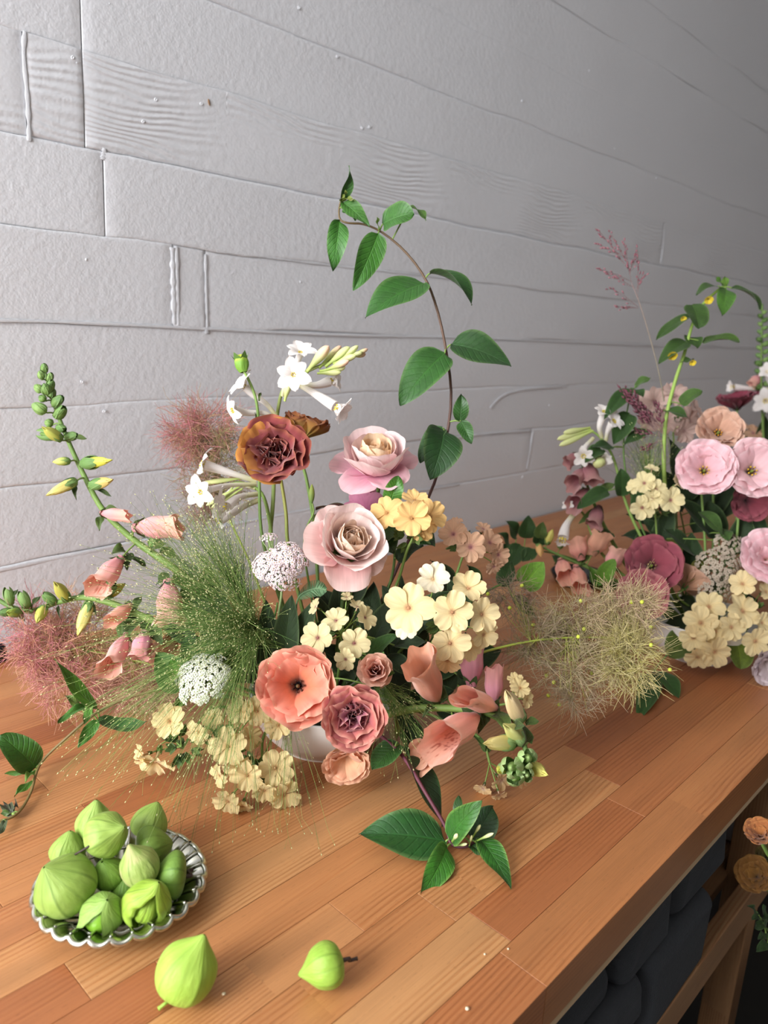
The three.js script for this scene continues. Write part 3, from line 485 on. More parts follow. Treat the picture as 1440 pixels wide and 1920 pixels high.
function phlox(label, o) { // florets: [px, py, off, width px, face, spin]
  const base = o.stem[0], t = thing('phlox_cluster', label, 'flower', base, o.group), g = floretGeos(o.key, o.c, o.style), R = random(o.seed || 7), hub = o.hub || o.stem[o.stem.length - 1];
  stem(t, o.stem, 0.0017, 0.0013, G1, G2);
  const stalks = [], sepals = [];
  for (const [x, y, off, w, d, sp] of o.florets) {
    const p = pt(x, y, off), s = w / 2 * PX(p) * 1.04, q = spun(frameQ(d, V(0, -1, 0.2)), sp ?? R() * 6), f = put('floret', g.body, petalMat, t, p.clone().sub(base), q, s);
    for (let i = 0; i < 5; i++) { const m = part('petal', g.list[Math.floor(R() * 4)], petalMat, f); m.rotation.y = i / 5 * 2 * Math.PI + (R() - 0.5) * 0.2; m.rotation.order = 'YXZ'; m.rotation.x = (R() - 0.5) * 0.34; m.scale.setScalar(0.94 + 0.12 * R()); }
    const foot = p.clone().addScaledVector(d, -s * 0.85), toHub = hub.clone().sub(foot);
    if (toHub.length() < 0.09) { stalks.push(tube(sub([foot, foot.clone().addScaledVector(d, -s * 0.3).addScaledVector(toHub, 0.4), hub], base), 0.0007, 8, 5, () => G2)); }
    sepals.push(moved(calyxGeo(s * 0.5, 5, col('#8ab04e'), 0.25), foot.clone().sub(base), frameQ(d, V(0, 1, 0.1))));
  }
  for (let i = 0; i < (o.tufts ?? 5); i++) { const d = V(R() - 0.5, R() - 0.3, R() - 0.5).normalize(); sepals.push(moved(calyxGeo(0.013, 5, mixc(G2, G1, R()), 0.35), hub.clone().sub(base).addScaledVector(d, 0.01), frameQ(d, V(0.3, 1, 0.1)))); }
  if (stalks.length) part('stalks', join(stalks), stemMat, t);
  part('sepals', join(sepals), softLeafMat, t).userData.kind = 'stuff';
  return t;
}
// ---- foxglove ----
const SEPAL = [col('#587c3c'), col('#486a36'), col('#7b9a58')];
function bellGeo(l, w, c, o = {}) {
  const P = col(c[0]), M = col(c[1]), E = col(c[2]);
  return grid(40, 22, (u, v, q) => {
    const a = u * 2 * Math.PI, low = Math.max(0, Math.cos(a)), r = w / 2 * (0.36 + 0.5 * smooth(0.02, 0.55, v) + 0.04 * Math.sin(v * 6) + (o.flare ?? 0.3) * smooth(0.8, 1.02, v) * (0.7 + 0.5 * low));
    const lobe = smooth(0.78, 1, v) * (0.06 * Math.cos(5 * a) + (o.lip ?? 0.16) * low - 0.05 * Math.max(0, -Math.cos(a)));
    const wav = smooth(0.8, 1, v) * w * 0.03 * Math.sin(7 * a + l * 9000), rib = 1 + 0.03 * Math.cos(8 * a) * Math.sin(Math.PI * v);
    q.set(Math.sin(a) * (r * rib + wav), l * (v + lobe), Math.cos(a) * (r * rib + wav) * 0.86 + 0.04 * w * v);
  }, (u, v) => { const n = 1 + 0.1 * (noise(u * 22, v * 3, 22, 4) - 0.5), e = v < 0.5 ? mixc(P, M, v * 2) : mixc(M, E, v * 2 - 1); return [e[0] * n, e[1] * n, e[2] * n]; }, true);
}
function throatGeo(l, w, c) { const A = col(c), S = col('#b5563c'); return grid(56, 22, (u, v, q) => { const a = (u - 0.5) * 2.6, vv = lerp(0.35, 1.02, v), r = w / 2 * (0.34 + 0.5 * smooth(0.02, 0.55, vv) + 0.26 * smooth(0.8, 1.02, vv) * (0.7 + 0.5 * Math.cos(a))); q.set(Math.sin(a) * r, l * (vv + smooth(0.78, 1, vv) * 0.13 * Math.cos(a)), Math.cos(a) * r * 0.86 + 0.04 * w * vv - 0.0004); }, (u, v) => { const n = noise(u * 24, v * 15, 0, 77), m = smooth(0.62, 0.7, n) * smooth(0.0, 0.2, Math.min(u, 1 - u)) * (1 - smooth(0.8, 0.95, v)); return mixc(A, S, m * 0.8); }); }
const bell = { pink: ['#f2a3ac', '#f4b0ae', '#f5c2aa'], peach: ['#f0a094', '#f3ae9c', '#f5bea2'], pale: ['#e8d79c', '#efc6a4', '#e2c968'], rose: ['#f0a3b4', '#efa6b6', '#f1b0a6'], tan: ['#dca083', '#e0a588', '#e6b08f'], dusk: ['#a5656a', '#ae7078', '#bf8e88'] };
function foxglove(label, o) {
  const base = o.stem[0], t = thing('foxglove', label, 'flower', base, o.group), R = random(o.seed || 3);
  stem(t, o.stem, o.r0 || 0.0042, o.r1 || 0.0014, G2, G1, 40);
  const rel = (p) => p.clone().sub(base);
  for (const b of o.bells || []) { // [bx, by, off, tx, ty, off, width px, kind, lower lip hint, spots]
    const [bx, by, bo, tx, ty, to, w, kind, lip, spots] = b, p = pt(bx, by, bo), e = pt(tx, ty, to), d = e.clone().sub(p), l = d.length(), W = w * PX(p), q = frameQ(d, lip || V(0, -1, 0.25));
    const m = put('bell', bellGeo(l, W, bell[kind], { flare: b[10] ?? 0.26 }), petalMat, t, rel(p), q);
    if (spots !== false) part('throat', throatGeo(l, W * 0.985, mixc ? bell[kind][2] : ''), petalMat, m);
    part('calyx', calyxGeo(Math.max(0.011, W * 0.62), 5, SEPAL[Math.floor(R() * 3)], 0.55).translate(0, -0.003, 0), softLeafMat, m);
    joinStem(t, o.stem, p, base);
  }
  for (const b of o.buds || []) { // [bx, by, off, tx, ty, off, width px, tip colour or null, tip share]
    const [bx, by, bo, tx, ty, to, w, tc, share = 0.45] = b, p = pt(bx, by, bo), e = pt(tx, ty, to), d = e.clone().sub(p), l = d.length(), W = w * PX(p), q = frameQ(d, V(0.2, -0.3, 0.9));
    const gl = [], lc = tc ? l * (1 - share * 0.75) : l, c0 = (o.sepal || SEPAL)[Math.floor(R() * 3)];
    for (let i = 0; i < 5; i++) { const g = petal({ L: lc * 1.1, W: W * 0.42, a0: 0.85, a1: -0.62, R: W * 0.5, R1: W * 0.4, w: wOval, tip: 0, nu: 6, nv: 10, colour: (U, v) => mixc(c0, (o.sepal || SEPAL)[2], 0.6 * smooth(0.5, 1, Math.abs(U)) + 0.3 * v) }); g.rotateY(i / 5 * 6.2832 + R()); gl.push(g); }
    const m = put('bud', join([...gl, moved(painted(new THREE.SphereGeometry(0.5, 12, 10), mixc(c0, G2, 0.4)), V(0, lc * 0.45, 0), null, V(W * 0.72, lc * 0.86, W * 0.72))]), budMat, t, rel(p), q);
    if (tc) part('bud_tip', grid(14, 12, (u, v, x) => { const a = u * 6.2832, r = W * 0.38 * Math.pow(Math.sin(Math.PI * lerp(0.3, 1, v)), 0.6) * (1 + (0.06 + 0.16 * v) * Math.cos(4 * a)); x.set(Math.cos(a) * r, lerp(lc * 0.35, l, v) - 0.12 * l * smooth(0.8, 1, v) * Math.cos(4 * a), Math.sin(a) * r); }, (u, v) => mixc(col(tc), col('#e9d27a'), 0.3 * v * Math.sin(u * 12) ** 2), true), budMat, m);
    joinStem(t, o.stem, p, base);
  }
  for (const [bx, by, bo, tx, ty, to, w, n] of o.leaves || []) leaf(t, pt(bx, by, bo), pt(tx, ty, to), w, { c: SEPAL[Math.floor(R() * 2)], mat: softLeafMat, n: n || face(0, 0.6, 0.8), name: 'bract', a1: -0.5 });
  return t;
}
function joinStem(t, path, p, base) { // a short stalk from the stem to the foot of a flower
  const c = path.curve || (path.curve = new THREE.CatmullRomCurve3(path, false, 'centripetal')); let best = null, bd = 1e9;
  for (let i = 0; i <= 60; i++) { const s = c.getPoint(i / 60), d = s.distanceTo(p); if (d < bd) { bd = d; best = s; } }
  if (bd > 0.002 && bd < 0.08) part('stalk', tube(sub([best, best.clone().lerp(p, 0.6).add(V(0, 0.001, 0)), p], base), 0.0009, 6, 6, () => G2), stemMat, t);
}
// ---- tuberose ----
const TUB = [col('#f6f1de'), col('#fbf9f4'), col('#e6e6b0'), col('#f3d9cc')];
const starPetal = [0, 1, 2].map((k) => petal({ L: 1, W: 0.3, a0: 0.75, a1: 1.75 + 0.25 * k, w: wOval, tip: 0, nu: 6, nv: 9, crease: 0.18, ruf: 0.03, rf: 1.5, ph: k * 2, colour: (U, v) => mixc(TUB[0], TUB[1], smooth(0, 0.3, v)) }));
function tuberose(label, o) {
  const base = o.stem[0], t = thing('tuberose', label, 'flower', base, o.group), R = random(o.seed);
  stem(t, o.stem, 0.0026, 0.0014, G2, o.stemC ? col(o.stemC) : G2, 36);
  for (const [pts, w, d, kind, r = 7] of o.flowers) { // pts: the tube's course from the stem; w: width of the star in px; d: the way it looks
    const P = pts.map((a) => pt(...a)), e = P[P.length - 1], s = w / 2 * PX(e) * 1.32, rad = r * PX(e) / 2 * 1.4;
    const f = part('flower_tube', tube(sub(P, base), (k) => rad * lerp(0.62, 1.15, smooth(0.2, 1, k)), 18, 10, (k) => mixc(kind === 'pink' ? TUB[3] : TUB[2], TUB[1], smooth(0, 0.55, k)), false), petalMat, t);
    const q = frameQ(d, V(0, -1, 0.3)), c = e.clone().sub(base);
    for (let i = 0; i < 6; i++) { const m = part('petal', starPetal[i % 2 + (kind === 'flat' ? 0 : kind === 'cup' ? 0 : 1)], petalMat, f); m.position.copy(c); m.quaternion.copy(spun(q, i / 6 * 6.2832)); m.scale.setScalar(s * (i % 2 ? 1 : 0.9) * (0.95 + 0.1 * R()) * (kind === 'cup' ? 1.2 : 1)); m.rotateX(kind === 'cup' ? -0.42 : kind === 'back' ? 0.1 : -0.1); }
    part('stamens', join([0, 1, 2, 3, 4, 5].map((i) => moved(painted(new THREE.SphereGeometry(1, 6, 5), col('#d9c23a')), V(Math.cos(i * 1.047) * rad * 0.6, rad * 0.6, Math.sin(i * 1.047) * rad * 0.6), null, V(rad * 0.24, rad * 0.5, rad * 0.24)))), budMat, f).position.copy(c);
    f.children[6].quaternion.copy(q);
  }
  for (const [bx, by, bo, tx, ty, to, w, pinkish] of o.buds || []) {
    const p = pt(bx, by, bo), e = pt(tx, ty, to), d = e.clone().sub(p), l = d.length(), W = w * PX(p);
    put('bud', grid(14, 14, (u, v, x) => { const a = u * 6.2832, r = W / 2 * (0.35 + 0.65 * smooth(0.1, 0.75, v)) * Math.pow(clamp(1 - Math.pow(v, 5)), 0.5) * (1 + 0.07 * Math.cos(3 * a)); x.set(Math.cos(a) * r, l * v, Math.sin(a) * r); }, (u, v) => mixc(mixc(col('#a9bd5c'), col('#dfe0a6'), v), pinkish ? col('#eeb9a2') : col('#cfd58a'), smooth(0.4, 1, v) * (pinkish ? 0.9 : 0.5)), true), budMat, t, p.clone().sub(base), frameQ(d, V(0.1, 0.2, 1)));
  }
  return t;
}
// ---- yarrow, smoke bush, panic grass ----
function yarrow(label, o) { // domes: [px, py, off, width px, height px, face]
  const base = o.stem[0], t = thing('yarrow', label, 'flower', base, o.group), R = random(o.seed);
  stem(t, o.stem, 0.0016, 0.0013, G1, col('#8fa06c'));
  const fl = [], st = [], hub = o.stem[o.stem.length - 1];
  const pet = new THREE.IcosahedronGeometry(1, 0); pet.deleteAttribute('uv');
  const clean = (g) => { g.deleteAttribute('uv'); return g; };
  for (const [x, y, off, w, d, n] of o.domes) {
    const c = pt(x, y, off), rad = w / 2 * PX(c), q = frameQ(d, V(0, -1, 0.2));
    for (let i = 0; i < n; i++) {
      const f = (i + 0.5) / n, th = Math.acos(1 - f * 0.72) + (R() - 0.5) * 0.09, ph = i * 2.39996 + (R() - 0.5) * 0.5, lump = 1 + 0.26 * (noise(Math.cos(ph) * th * 3 + 9, Math.sin(ph) * th * 3 + 9, 0, o.seed) - 0.5), rr_ = rad * lump;
      const pos = V(Math.sin(th) * Math.cos(ph) * rr_, Math.cos(th) * rr_ * (o.flat ?? 0.62), Math.sin(th) * Math.sin(ph) * rr_), nn = V(pos.x, pos.y * 2, pos.z).normalize(), qn = frameQ(nn, V(0.2, 0.3, 1)), s = rad * (o.size ?? 0.07) * (0.85 + 0.3 * R()), c0 = mixc(col(o.c[0]), col(o.c[1]), R());
      for (let k = 0; k < 5; k++) { const a = k * 1.2566 + i; fl.push(clean(moved(painted(pet.clone(), c0), pos.clone().add(V(Math.cos(a) * s * 0.8, (R() - 0.3) * s * 0.5, Math.sin(a) * s * 0.8).applyQuaternion(qn)).applyQuaternion(q).add(c).sub(base), qn.clone().premultiply(q), V(s * 0.62, s * 0.3, s * 0.62)))); }
      fl.push(clean(moved(painted(pet.clone(), col(o.c[2])), pos.clone().addScaledVector(nn, s * 0.2).applyQuaternion(q).add(c).sub(base), null, s * 0.36)));
      if (i % 6 === 0) st.push(tube(sub([hub, hub.clone().lerp(c, 0.6), pos.clone().multiplyScalar(0.93).applyQuaternion(q).add(c)], base), 0.00055, 6, 4, () => col('#8fa06c')));
    }
  }
  part('floret_dome', join(fl), hairMat, t).userData.kind = 'stuff';
  part('umbel_stalks', join(st), stemMat, t);
  return t;
}
class Hairs { // many fine filaments in one geometry: three-sided threads
  constructor() { this.p = []; this.c = []; this.i = []; }
  thread(P, r0, r1, c) {
    const n = P.length, s = this.p.length / 3, a = V(0, 0, 0), t = V(0, 0, 0), b = V(0, 0, 0);
    for (let k = 0; k < n; k++) {
      t.copy(P[Math.min(n - 1, k + 1)]).sub(P[Math.max(0, k - 1)]).normalize(); a.set(0.31, 0.87, 0.4).cross(t).normalize(); b.copy(t).cross(a);
      const r = lerp(r0, r1, k / (n - 1));
      for (let j = 0; j < 3; j++) { const x = Math.cos(j * 2.0944) * r, y = Math.sin(j * 2.0944) * r; this.p.push(P[k].x + a.x * x + b.x * y, P[k].y + a.y * x + b.y * y, P[k].z + a.z * x + b.z * y); this.c.push(...c); }
      if (k) for (let j = 0; j < 3; j++) { const u = s + (k - 1) * 3 + j, v = s + (k - 1) * 3 + (j + 1) % 3; this.i.push(u, v, u + 3, v, v + 3, u + 3); }
    }
  }
  seed(p, d, l, w, c) { // a small pointed grain
    const s = this.p.length / 3, a = V(0.31, 0.5, 0.8).cross(d).normalize(), b = d.clone().cross(a);
    for (const q of [p, ...[0, 1, 2, 3].map((k) => p.clone().addScaledVector(d, l * 0.45).addScaledVector(a, Math.cos(k * 1.5708) * w).addScaledVector(b, Math.sin(k * 1.5708) * w)), p.clone().addScaledVector(d, l)]) { this.p.push(q.x, q.y, q.z); this.c.push(...c); }
    for (let k = 0; k < 4; k++) { const u = s + 1 + k, v = s + 1 + (k + 1) % 4; this.i.push(s, v, u, s + 5, u, v); }
  }
  geo() { const g = new THREE.BufferGeometry(); g.setAttribute('position', new THREE.Float32BufferAttribute(this.p, 3)); g.setAttribute('color', new THREE.Float32BufferAttribute(this.c, 3)); g.setIndex(this.i); g.computeVertexNormals(); return g; }
}
const gauss = (R) => (R() + R() + R() - 1.5) / 1.5 * 1.1;
function smokeBush(label, o) { // lobes: [px, py, off, half width px, half height px, threads, colour name]
  const base = o.stem[0], t = thing('smoke_bush', label, 'foliage', base), R = random(o.seed), h = new Hairs(), br = [];
  stem(t, o.stem, 0.0018, 0.0008, col(o.stemC || '#9aa84e'), col(o.stemC || '#9aa84e'));
  const curve = new THREE.CatmullRomCurve3(o.stem, false, 'centripetal');
  for (const [x, y, off, rx, ry, n, cols] of o.lobes) {
    const c = pt(x, y, off), m = PX(c), pal = cols.map(col), nodes = [];
    let best = curve.getPoint(1), bd = 1e9; for (let i = 0; i <= 30; i++) { const s = curve.getPoint(0.3 + 0.7 * i / 30), d = s.distanceTo(c); if (d < bd) { bd = d; best = s; } }
    const NB = Math.max(4, Math.round(n / 26));
    for (let k = 0; k < NB; k++) { const a = R() * 6.2832, rad = Math.pow(R(), 0.6), dz = (R() - 0.5) * 1.1; const e = c.clone().addScaledVector(CR, Math.cos(a) * rx * rad * 0.8 * m).addScaledVector(CU, Math.sin(a) * ry * rad * 0.8 * m).addScaledVector(CB, dz * Math.min(rx, ry) * m); const mid = best.clone().lerp(e, 0.5).add(V((R() - 0.5) * 0.012, (R() - 0.5) * 0.012, (R() - 0.5) * 0.012)); const P = [best, mid, e].map((p) => p.clone().sub(base)); h.thread(new THREE.CatmullRomCurve3(P).getPoints(5), 0.0004, 0.0002, col(o.twig || '#8d8a4a')); nodes.push([mid, e, best]); }
    for (let k = 0; k < n; k++) {
      const [mid, e, b0] = nodes[Math.floor(R() * NB)], f = R(), p = f < 0.35 ? mid.clone().lerp(e, R()) : e.clone().add(V(gauss(R), gauss(R), gauss(R)).multiplyScalar(Math.min(rx, ry) * m * 0.26));
      const out = p.clone().sub(c).normalize().multiplyScalar(0.45).add(V(gauss(R), gauss(R), gauss(R)).multiplyScalar(1.1)).normalize(), L = (o.len || 0.013) * (0.6 + 0.9 * R()), bend = V(gauss(R), gauss(R), gauss(R)).multiplyScalar(L * 0.7);
      const q0 = p.clone().sub(base), P = [q0, q0.clone().addScaledVector(out, L * 0.35).addScaledVector(bend, 0.25), q0.clone().addScaledVector(out, L * 0.7).addScaledVector(bend, 0.75), q0.clone().addScaledVector(out, L).addScaledVector(bend, 1.5)];
      const cc = pal[Math.floor(R() * pal.length)], kk = 0.85 + 0.3 * R(); h.thread(P, o.r || 0.00022, (o.r || 0.00022) * 0.6, [cc[0] * kk, cc[1] * kk, cc[2] * kk]);
      if (o.berries && R() < 0.004) { const s = painted(new THREE.SphereGeometry(0.0022, 8, 6), col('#c3cf45')); br.push(s.translate(P[3].x, P[3].y, P[3].z)); }
    }
  }
  part('plume', h.geo(), hairMat, t).userData.kind = 'stuff';
  if (br.length) br.forEach((g) => part('berry', g, budMat, t));
  return t;
}
function panicGrass(label, o) { // from o.root a spray of threads round direction o.dir, drooping
  const base = o.stem[0], t = thing('panic_grass', label, 'grass', base, o.group), R = random(o.seed), h = new Hairs(), tipP = o.stem[o.stem.length - 1];
  stem(t, o.stem, 0.0012, 0.0007, G1, col('#8fae58'));
  const pale = col('#c3c48c'), th = ['#7f9c4e', '#a3b56a', '#5f8038', '#4f6f30'].map(col), sd = ['#c9c590', '#b9b67c', '#b3a578', '#9c8c5c'].map(col), d = o.dir.clone().normalize();
  for (let k = 0; k < o.n; k++) {
    const L = o.L * (0.35 + 0.75 * R()), dd = d.clone().add(V(gauss(R), gauss(R) * 0.9, gauss(R)).multiplyScalar(o.spread)).normalize(), start = tipP.clone().addScaledVector(d, (R() - 0.75) * o.L * 0.5).add(V(gauss(R), gauss(R), gauss(R)).multiplyScalar(0.006)), c = th[Math.floor(R() * 4)], P = [], n = 8, g = o.droop * (0.4 + R()), sx = gauss(R) * 0.03, sz = gauss(R) * 0.03;
    for (let i = 0; i <= n; i++) { const s = i / n; const p = start.clone().addScaledVector(dd, L * s).add(V(sx * s * s, -g * L * s * s, sz * s * s)); if (p.y < TABLE + 0.002 && p.z < Z1) p.y = TABLE + 0.002 + 0.004 * s; if (p.z < 0.01) p.z = 0.01; P.push(p.sub(base)); }
    h.thread(P, 0.0002, 0.00011, c);
    for (let b = 0; b < (o.seeds ?? 4); b++) { // side branchlets, each with its grain
      const i = 2 + Math.floor(R() * 6), f = P[i], dir = P[i].clone().sub(P[i - 1]).normalize().add(V(gauss(R), gauss(R), gauss(R)).multiplyScalar(0.75)).normalize(), l = 0.008 + 0.03 * R() * R(), mid = f.clone().addScaledVector(dir, l * 0.5).add(V(0, 0.001, 0)), e = f.clone().addScaledVector(dir, l).add(V(gauss(R) * 0.004, -0.12 * l, gauss(R) * 0.004));
      if (e.y + base.y < TABLE + 0.002) continue;
      h.thread([f, mid, e], 0.00013, 0.00009, c); h.seed(e, e.clone().sub(mid).normalize(), 0.0025, 0.00042, sd[Math.floor(R() * 4)]);
    }
    h.seed(P[n], P[n].clone().sub(P[n - 1]).normalize(), 0.0028, 0.0006, pale);
  }
  part('panicle', h.geo(), hairMat, t).userData.kind = 'stuff';
  return t;
}
// ---- leafy stems ----
function leafyStem(name, label, o) { // leaves: [bx, by, off, tx, ty, off, width px, opts]
  const base = o.stem[0], t = thing(name, label, o.category || 'foliage', base, o.group);
  stem(t, o.stem, o.r0 || 0.0018, o.r1 || 0.001, o.c ? col(o.c) : G1, o.c1 ? col(o.c1) : o.c ? col(o.c) : G1, 44);
  let k = 0;
  for (const [bx, by, bo, tx, ty, to, w, opt = {}] of o.leaves) { const b = pt(bx, by, bo), e = pt(tx, ty, to); leaf(t, b, e, w, { ph: k * 1.3, seed: k + 3, c: o.leafC ? col(o.leafC) : LEAFC[k % 3], mat: o.mat, ...opt, ...(opt.c && typeof opt.c === 'string' ? { c: col(opt.c) } : {}) }); joinStem(t, o.stem, b, base); k++; }
  return t;
}
function bowlOf(name, label, c, R, foot, H_, mat) {
  const t = thing(name, label, 'bowl', c), pr = [[0, 0.001], [foot * 0.9, 0.001], [foot, 0], [foot + 0.002, 0.003], [lerp(foot, R, 0.55), H_ * 0.32], [lerp(foot, R, 0.88), H_ * 0.68], [R, H_ - 0.001], [R - 0.0015, H_], [R - 0.0035, H_ - 0.001], [lerp(foot, R, 0.82), H_ * 0.68], [lerp(foot, R, 0.48), H_ * 0.33], [foot * 0.8, 0.008], [0, 0.007]].map((p) => new THREE.Vector2(...p));
  part('body', new THREE.LatheGeometry(new THREE.SplineCurve(pr).getPoints(70), 72), mat, t);
  part('stem_holder', (() => { const g = new THREE.CylinderGeometry(R * 0.6, R * 0.55, 0.018, 24, 2); return g.translate(0, 0.02, 0); })(), new THREE.MeshStandardMaterial({ color: 0x2c3a24, roughness: 0.9 }), t);
  return t;
}
const near = (b, dx = 0, dy = 0.045, dz = 0) => b.clone().add(V(dx, dy, dz));
// ---------- the arrangement in front ----------
bowlOf('flower_bowl', 'low white ceramic bowl on the bench holding the large arrangement in front', BOWL, 0.082, 0.05, 0.058, ceramicMat);
{
  const B = (dx = 0, dz = 0, dy = 0.045) => near(BOWL, dx, dy, dz), F = face;
  // -- tall foxglove at the left
  foxglove('tall foxglove leaning left with green bud tip and pink bells, tallest spike at the left', {
    seed: 5, stem: [B(-0.03, 0), pt(420, 1145, -0.02), pt(330, 1068, -0.01), pt(252, 1013, 0), pt(196, 960, 0), pt(152, 880, 0.01), pt(122, 812, 0.01), pt(98, 748, 0.01), pt(83, 692, 0.01)], r0: 0.0048, r1: 0.0016,
    bells: [[190, 962, -0.015, 240, 967, -0.03, 30, 'pink', F(0.2, -0.6, 0.7), false, 0.0], [252, 990, -0.02, 334, 986, -0.04, 52, 'pink', F(0.1, -0.5, 0.8), true, 0.08], [228, 1046, -0.02, 185, 1100, -0.05, 46, 'pink', F(-0.7, -0.6, 0.1), true, 0.36], [316, 1088, -0.03, 319, 1166, -0.055, 54, 'pink', F(0.2, -0.1, 0.9), true, 0.42]],
    buds: [[83, 700, 0.01, 83, 681, 0.005, 20, null], [78, 712, 0, 76, 694, -0.005, 18, null], [90, 716, 0.005, 97, 699, 0, 18, null], [80, 735, 0, 65, 722, 0, 22, null], [90, 736, 0, 98, 712, -0.005, 22, null], [88, 742, -0.01, 84, 718, -0.015, 25, null], [94, 748, 0.01, 101, 728, 0.01, 20, null], [86, 752, -0.005, 73, 742, -0.01, 21, null], [98, 762, 0, 118, 743, -0.005, 25, null], [88, 774, -0.005, 60, 757, -0.01, 30, null], [104, 784, -0.005, 121, 763, -0.015, 29, null], [107, 800, 0, 122, 806, -0.01, 21, null], [100, 796, 0.01, 84, 790, 0.01, 23, null],
      [118, 826, -0.01, 81, 802, -0.03, 25, '#a9b04e', 0.42], [112, 818, 0, 70, 812, 0.01, 18, null], [120, 820, 0, 146, 816, -0.005, 23, null], [134, 864, 0, 101, 866, -0.01, 21, '#b9c46a', 0.2], [150, 870, -0.005, 206, 863, -0.03, 24, '#cfd24a', 0.45], [146, 900, -0.005, 91, 927, -0.03, 27, '#ded27c', 0.48], [166, 912, -0.005, 209, 900, -0.02, 26, '#c7b46a', 0.35], [280, 1026, 0, 298, 1000, 0, 24, null]],
    leaves: [[140, 908, 0, 141, 935, -0.01, 9], [172, 915, 0, 206, 925, -0.01, 9], [190, 966, 0, 184, 993, -0.01, 14], [188, 958, 0, 216, 949, -0.01, 13], [245, 1002, 0, 264, 972, -0.01, 15], [240, 1036, 0, 214, 1031, -0.02, 34], [244, 1036, 0, 236, 1064, -0.02, 20], [248, 1044, 0, 275, 1060, 0, 12], [300, 1030, 0, 330, 1042, 0, 22], [325, 1075, 0, 365, 1105, 0, 30], [318, 1078, -0.02, 288, 1095, -0.02, 20], [282, 1030, 0, 304, 1016, -0.01, 26], [130, 824, 0, 158, 817, -0.01, 11]],
  });
  foxglove('curved foxglove reaching left low along the wall with yellow green buds', {
    seed: 9, stem: [B(-0.04, 0.01), pt(400, 1215, -0.03), pt(320, 1180, -0.03), pt(255, 1150, -0.03), pt(208, 1131, -0.02), pt(158, 1120, -0.01), pt(110, 1129, 0), pt(58, 1145, 0.01), pt(24, 1139, 0.01), pt(-14, 1118, 0.01)], r0: 0.0044, r1: 0.0024,
    bells: [[246, 1135, -0.03, 209, 1164, -0.06, 32, 'peach', F(-0.5, -0.5, 0.6), false, 0.0], [238, 1190, -0.04, 208, 1252, -0.075, 42, 'pink', F(-0.6, -0.5, 0.4), true, 0.42], [272, 1184, -0.04, 262, 1232, -0.06, 42, 'rose', F(0.1, -0.4, 0.8), true, 0.2], [330, 1185, -0.02, 300, 1240, -0.02, 42, 'tan', F(-0.2, -0.6, 0.6), true, 0.3]],
    buds: [[22, 1136, 0, 12, 1101, -0.01, 19, null], [54, 1142, 0, 38, 1108, -0.01, 25, null], [24, 1146, 0, -2, 1150, -0.01, 22, null], [40, 1149, -0.005, 14, 1148, -0.03, 22, '#8fb24a', 0.25], [106, 1132, 0, 80, 1112, -0.01, 24, null], [128, 1126, -0.01, 103, 1093, -0.035, 27, '#aeb04e', 0.5], [84, 1136, -0.005, 70, 1166, -0.03, 25, '#aeb04e', 0.5], [170, 1125, -0.01, 147, 1188, -0.03, 30, '#d6cf7a', 0.55], [180, 1122, -0.01, 213, 1090, -0.03, 34, null], [196, 1120, -0.01, 232, 1096, -0.01, 26, '#cfc24f', 0.3]],
    leaves: [[18, 1134, 0, 26, 1106, -0.01, 10], [58, 1142, 0, 70, 1118, -0.005, 10], [36, 1144, 0, 44, 1162, -0.01, 12], [140, 1122, 0, 170, 1108, -0.01, 16], [108, 1134, 0, 112, 1160, -0.01, 5], [172, 1128, 0, 180, 1156, 0, 8], [236, 1140, 0, 222, 1190, -0.04, 26], [260, 1150, -0.02, 232, 1192, -0.05, 34], [268, 1152, -0.02, 290, 1196, -0.04, 30], [290, 1160, -0.02, 330, 1150, -0.03, 26], [250, 1146, -0.02, 262, 1118, -0.02, 18], [285, 1168, -0.02, 300, 1200, -0.05, 26], [245, 1148, -0.03, 240, 1125, -0.03, 16]],
  });
